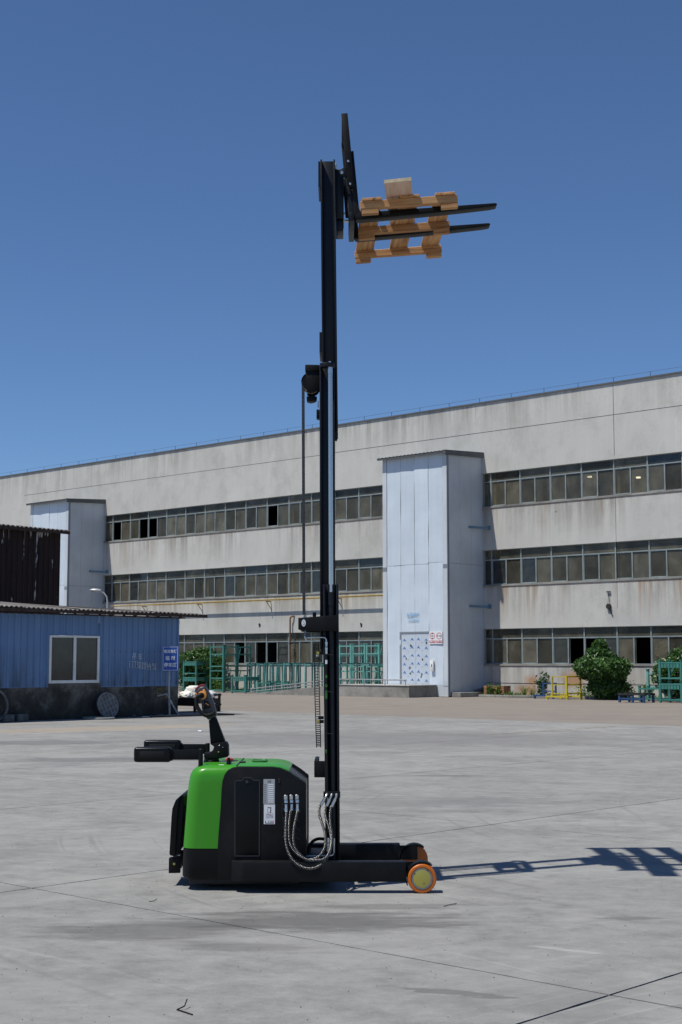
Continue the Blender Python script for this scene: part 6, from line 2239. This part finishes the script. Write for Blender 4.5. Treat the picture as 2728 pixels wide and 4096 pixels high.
a, b_ = S('mid', [(360, 1005), (392, 1022)], 10.75)
tp(MB().box(a[0], b_[0], 10.745, 10.76, b_[1], a[1]), 'carrier_clip', 'white', smooth=0)
# square bracket low on the mast
a = S('low', [(827, 60), (850, 60), (850, 95), (885, 95), (885, 150), (827, 150)], 10.74)
tp(MB().prism_y(a, 10.75, 11.25), 'mast_stay', 'black', bevel=0.004)
tp(MB().box(a[0][0] + 0.012, a[3][0] + 0.02, 10.742, 10.749, a[4][1], a[0][1]), 'stay_plate', 'black', bevel=0.002)

# hose manifold plate and the three armoured hoses
mp_ = S('hose', [(1032, 128), (1318, 138), (1318, 265), (1300, 265), (1300, 790), (1050, 790), (1050, 265), (1032, 265)], 10.655)
tp(MB().prism_y(S('hose', [(1032, 150), (1318, 150), (1318, 262), (1032, 262)], 10.655), 10.650, 10.668), 'manifold_plate', 'black', bevel=0.003)


def smooth_path(pts, per=6):
    out = []
    n = len(pts)
    for k in range(n - 1):
        p0_, p1_, p2_, p3_ = pts[max(k - 1, 0)], pts[k], pts[k + 1], pts[min(k + 2, n - 1)]
        for s_ in range(per):
            t_ = s_ / per
            out.append(0.5 * ((2 * p1_) + (p2_ - p0_) * t_ + (2 * p0_ - 5 * p1_ + 4 * p2_ - p3_) * t_ ** 2 + (3 * p1_ - p0_ - 3 * p2_ + p3_) * t_ ** 3))
    out.append(pts[-1])
    return out


def resample(pts, step):
    out = [pts[0]]
    acc = 0.0
    for a, b_ in zip(pts[:-1], pts[1:]):
        d = (b_ - a).length
        while acc + d >= step:
            f = (step - acc) / d
            a = a + (b_ - a) * f
            out.append(a)
            d = (b_ - a).length
            acc = 0.0
        acc += d
    return out


hoses = [
    [(404, 490), (404, 580), (398, 700), (395, 850), (400, 1000), (440, 1150), (520, 1290), (640, 1390), (790, 1435), (930, 1410), (1040, 1330), (1130, 1210), (1165, 1050), (1170, 900), (1150, 750), (1140, 600), (1150, 500), (1165, 430)],
    [(475, 465), (465, 560), (450, 700), (448, 850), (465, 1010), (520, 1120), (620, 1215), (760, 1290), (900, 1300), (1050, 1280), (1120, 1190), (1160, 1050), (1150, 900), (1110, 740), (1070, 620), (1060, 520), (1078, 420)],
    [(585, 485), (575, 570), (545, 700), (525, 850), (525, 980), (555, 1100), (640, 1210), (750, 1285), (880, 1280), (980, 1220), (1050, 1110), (1065, 980), (1050, 850), (1000, 700), (960, 580), (960, 480), (985, 400)],
]
starts = [(395, 205, 490), (487, 205, 465), (583, 205, 485)]
elb = [((1255, 215), (1230, 285), (1165, 425)), ((1175, 215), (1140, 290), (1082, 415)), ((1093, 210), (1050, 290), (985, 395))]
for k, pts in enumerate(hoses):
    n = len(pts)
    base = S('hose', pts, 10.50)
    P = []
    for i, (x, z) in enumerate(base):
        t_ = i / (n - 1)
        yy = 10.525 - 0.07 * math.sin(math.pi * min(1, t_ * 1.2)) + (0.11 if t_ > 0.9 else 0.11 * max(0, (t_ - 0.55) / 0.35)) - 0.012 * (2 - k)
        P.append(Vector((x, yy, z)))
    path_ = resample(smooth_path(P, 10), 0.0013)
    hs = tp(MB().tube(path_[::8], 0.0082, 12), 'armoured_hose', 'rubber')
    coil = []
    up_ = Vector((0, 1, 0))
    for i in range(len(path_)):
        t_ = (path_[min(i + 1, len(path_) - 1)] - path_[max(i - 1, 0)]).normalized()
        s_ = t_.cross(up_).normalized()
        n_ = s_.cross(t_)
        a_ = 2 * math.pi * i / 8
        coil.append(path_[i] + (s_ * math.cos(a_) + n_ * math.sin(a_)) * 0.0092)
    tp(MB().tube(coil, 0.0022, 5), 'spring_guard', 'spring', hs, smooth=80)
    sx_, sy_, ey_ = starts[k]
    col = [S('hose', [(sx_ + (6 if i > 1 else 0), y)], 10.52)[0] for i, y in enumerate((sy_, 285, 292, 340, 360, 430, 430, ey_ + 5))]
    hy = P[0].y
    for i, (r_, nn) in enumerate(((0.0135, 6), (0.0135, 6), (0.0105, 12), (0.0115, 12))):
        a, b_ = col[2 * i], col[2 * i + 1]
        f0 = tp(MB().tube([(a[0], hy, a[1]), (a[0], hy, a[1] - (a[1] - b_[1]) * 0.12), (b_[0], hy, b_[1])], [r_ * (0.55 if i == 0 else 0.9), r_, r_], nn), 'hose_fitting', 'steel', hs)
    e0, e1, e2 = [S('hose', [q_], 10.60)[0] for q_ in elb[k]]
    ye = P[-1].y
    tp(MB().tube([(e0[0], 10.655, e0[1]), (e0[0], ye + 0.01, e0[1]), (e0[0] * 0.8 + e1[0] * 0.2, ye, e0[1] * 0.8 + e1[1] * 0.2), (e1[0], ye, e1[1])], [0.012, 0.010, 0.0075, 0.0075], 10), 'elbow', 'steel', hs)
    tp(MB().tube([(e1[0], ye, e1[1]), (e1[0] * 0.1 + e2[0] * 0.9, ye, e1[1] * 0.1 + e2[1] * 0.9)], 0.0112, 12), 'ferrule', 'steel', hs)
# lower steel pipe and fittings behind the hoses
c = S('hose', [(740, 1255), (900, 1252), (1150, 1250), (1195, 1235), (1212, 1190), (1215, 950)], 10.62)
tp(MB().tube([(x, 10.635, z) for x, z in c], 0.0055, 10), 'steel_pipe', 'steel')
for y0, y1, r_ in ((935, 1020, 0.0095), (1030, 1070, 0.012), (1080, 1120, 0.009), (1125, 1165, 0.012)):
    c = S('hose', [(1115, y0), (1115, y1)], 10.64)
    tp(MB().tube([(c[0][0], 10.635, c[0][1]), (c[1][0], 10.635, c[1][1])], r_, 6), 'pipe_fitting', 'steel')
c = S('hose', [(1110, 840), (1112, 760), (1090, 600)], 10.64)
tp(MB().tube([(x, 10.64, z) for x, z in c], 0.010, 10), 'rubber_hose', 'rubber')
c = S('hose', [(770, 1200), (790, 1090), (850, 1000), (930, 958), (1010, 955), (1090, 965)], 10.9)
tp(MB().tube(smooth_path([Vector((x, 10.9, z)) for x, z in c], 4), 0.012, 10), 'rubber_hose', 'rubber')
c = S('hose', [(335, 235), (352, 330), (320, 470), (340, 590), (352, 760), (365, 900), (400, 1090), (470, 1280), (600, 1400), (720, 1455), (850, 1465)], 10.5)
tp(MB().tube(smooth_path([Vector((x, 10.53 if i < 6 else 10.43, z)) for i, (x, z) in enumerate(c)], 4), 0.0022, 6), 'signal_wire', 'ink')

# ------------------------------------------------------------------ fork carriage
FY = (10.77, 10.87, 11.28, 11.38)
FM = (FY[0] + FY[3]) / 2
tp(MB().prism_y(S('head', [(450, 1080), (575, 1080), (612, 1190), (612, 1970), (468, 1970)], 10.87), 10.865, 10.885), 'carriage_plate', 'mast', bevel=0.003)
tp(MB().prism_y(S('head', [(450, 1080), (575, 1080), (612, 1190), (612, 1970), (468, 1970)], 10.87), 11.115, 11.135), 'carriage_plate', 'mast', bevel=0.003)
(cxa, cza), (cxb, czb) = S('head', [(480, 1110), (600, 1960)], 10.9)
tp(MB().box(cxa, cxa + 0.03, 10.886, 11.114, czb, cza), 'carriage_web', 'mast', smooth=0)
tp(MB().prism_y(S('head', [(470, 1972), (605, 1972), (605, 2170), (598, 2200), (470, 2200)], 10.90), 10.89, 11.11), 'carriage_foot', 'mast', bevel=0.003)
tp(MB().prism_y(S('head', [(455, 978), (488, 980), (492, 1079), (455, 1079)], 10.88), 10.87, 10.90), 'guide_roller', 'steel', bevel=0.002)
for x, y in ((0, 0),):
    for Y in (10.862, 11.13):
        tp(MB().prism_y(S('head', [(545, 1085), (640, 1020), (670, 1240), (640, 1240), (560, 1190)], 10.86), Y - 0.006, Y + 0.002), 'tilt_lug', 'mast', bevel=0.002)
    c = S('head', [(582, 1132)], 10.85)[0]
    tp(MB().lathe_y((c[0], 10.852, c[1]), [(0.009, -0.004), (0.0125, -0.003), (0.0125, 0.28)], 20), 'tilt_pin', 'steel')
for (xa_, xb_, yy) in ((612, 712, 1860), (612, 705, 1990)):
    c = S('head', [(xa_ - 60, yy), (xb_ + 30, yy)], 10.95)
    tp(MB().tube([(c[0][0], 10.98, c[0][1]), (c[1][0], 10.98, c[1][1])], 0.011, 14), 'tilt_rod', 'chrome')
c = S('head', [(628, 1420), (670, 1990)], 10.98)
tp(MB().tube([(c[0][0], 10.93, c[0][1]), (c[1][0], 10.93, c[1][1])], 0.012, 12), 'tilt_hose', 'rubber')
# fork bars and backrest
for Y0_, Y1_ in ((FY[0], FY[1]), (FY[2], FY[3])):
    fk = S('fork', [(378, 375), (395, 375), (435, 795), (442, 815), (462, 828), (600, 818), (900, 797), (1380, 763), (1440, 759), (1453, 763), (1455, 770), (1449, 776), (1400, 786), (1150, 815), (870, 843), (440, 882), (416, 877), (404, 862), (397, 838)], FY[0])
    tp(MB().prism_y(fk, Y0_, Y1_), 'fork', 'black', bevel=0.003)
bars = MB()
for x0, y0, x1, y1 in ((348, 640, 378, 700), (358, 830, 402, 893)):
    a = S('fork', [(x0, y0), (x1 - 8, y0), (x1, y1), (x0 + 6, y1)], 10.8)
    tp(MB().prism_y(a, FY[0] + 0.02, FY[3] - 0.02), 'fork_bar', 'mast', bevel=0.003)
postp = [(565, 60), (680, 55), (745, 745), (800, 1390), (690, 1390), (640, 860)]
YB0, YB1 = 10.745, 11.405
for ya, yb in ((YB0, YB0 + 0.022), (YB1 - 0.022, YB1)):
    po = tp(MB().prism_y(S('head', postp, YB0), ya, yb), 'backrest_post', 'black', bevel=0.003)
    if ya == YB0:
        for x, y in ((693, 930), (728, 1340)):
            c = S('head', [(x, y)], YB0)[0]
            tp(MB().lathe_y((c[0], YB0, c[1]), [(0.006, -0.008), (0.009, -0.007), (0.0095, 0.002)], 8), 'bolt', 'steel', po)
pa_ = S('head', [(572, 62), (672, 58), (678, 130), (578, 140)], YB0)
tp(MB().prism_y(pa_, YB0 + 0.023, YB1 - 0.023), 'backrest_top_bar', 'black', bevel=0.003)
pa_ = S('head', [(640, 860), (756, 860), (768, 960), (650, 960)], YB0)
tp(MB().prism_y(pa_, YB0 + 0.023, YB1 - 0.023), 'backrest_lower_bar', 'black', bevel=0.003)
for f in (1 / 3, 2 / 3):
    yy = YB0 + (YB1 - YB0) * f
    tp(MB().prism_y(S('head', [(600, 141), (660, 132), (735, 858), (662, 858)], YB0), yy - 0.011, yy + 0.011), 'backrest_bar', 'black', bevel=0.002)
sh_ = S('head', [(690, 1392), (800, 1392), (830, 1700), (870, 1880), (790, 1900), (720, 1850)], YB0)
for ya, yb in ((10.80, 10.86), (11.29, 11.35)):
    tp(MB().prism_y(sh_, ya + 0.003, yb), 'fork_shank_bracket', 'mast', bevel=0.003)

# ================================================================== PALLET ON THE FORKS
TILT = R(4.75)
(px0, pz0) = S('fork', [(455, 842)], 10.5)[0]
PL = thing('wooden_pallet', 'small open wooden pallet carried high on the forks', 'pallet', (px0, 10.5, pz0))
PL.rotation_euler = (0, -TILT, R(1.4))
LEN = 0.742


def timber(name, x0, x1, y0, y1, z0, z1, along):
    """board with its own grain direction: local x runs along the length"""
    if along == 'x':
        m = MB().box(0, x1 - x0, 0, y1 - y0, 0, z1 - z0)
    else:
        m = MB().box(0, y1 - y0, -(x1 - x0), 0, 0, z1 - z0)
    o = m.build(name, 'wood', PL, bevel=0.003, seg=1)
    o.location = (x0, y0, z0)
    if along == 'y':
        o.rotation_euler = (0, 0, math.pi / 2)
    return o


for k, yy in enumerate((0.0, 0.65, 1.32)):
    timber('stringer', random.uniform(-0.006, 0.004), LEN + random.uniform(-0.006, 0.006), yy, yy + 0.055, 0.0405, 0.100, 'x')
    timber('foot_block', 0.004, 0.132, yy + 0.002, yy + 0.053, 0.0, 0.040, 'x')
    timber('foot_block', LEN - 0.132, LEN - 0.004, yy + 0.002, yy + 0.053, 0.0, 0.040, 'x')
for x0 in (0.012, 0.300, 0.570):
    timber('deck_board', x0, x0 + 0.152, -0.012, 1.39, 0.1005, 0.121, 'y')

# plywood plank resting on the deck boards
(kx, kz) = (0.335, pz0 + 0.139 + 0.02)
pk = thing('plywood_plank', 'short plywood plank lying across the pallet and jutting forward', 'plank', (0.325, 10.20, pz0 + 0.1235 + (0.325 - px0) * math.tan(TILT) / 1.0))
pk.rotation_euler = (0, -TILT, R(-4.5))
o = MB().box(0, 1.02, -0.19, 0, 0.0, 0.006).build('face_sheet', 'ply', pk, smooth=0)
o.rotation_euler = (0, 0, math.pi / 2)
MB().box(0.001, 0.189, 0.001, 1.019, 0.0062, 0.022).build('core_sheet', 'ply_edge', pk, bevel=0.002, seg=1)
MB().box(-0.006, -0.0005, 0.0, 1.02, -0.001, 0.024).box(0.1905, 0.196, 0.0, 1.02, -0.001, 0.024).box(-0.006, 0.196, -0.007, -0.0005, -0.001, 0.024).build('edge_strip', 'ply_edge', pk, smooth=0)
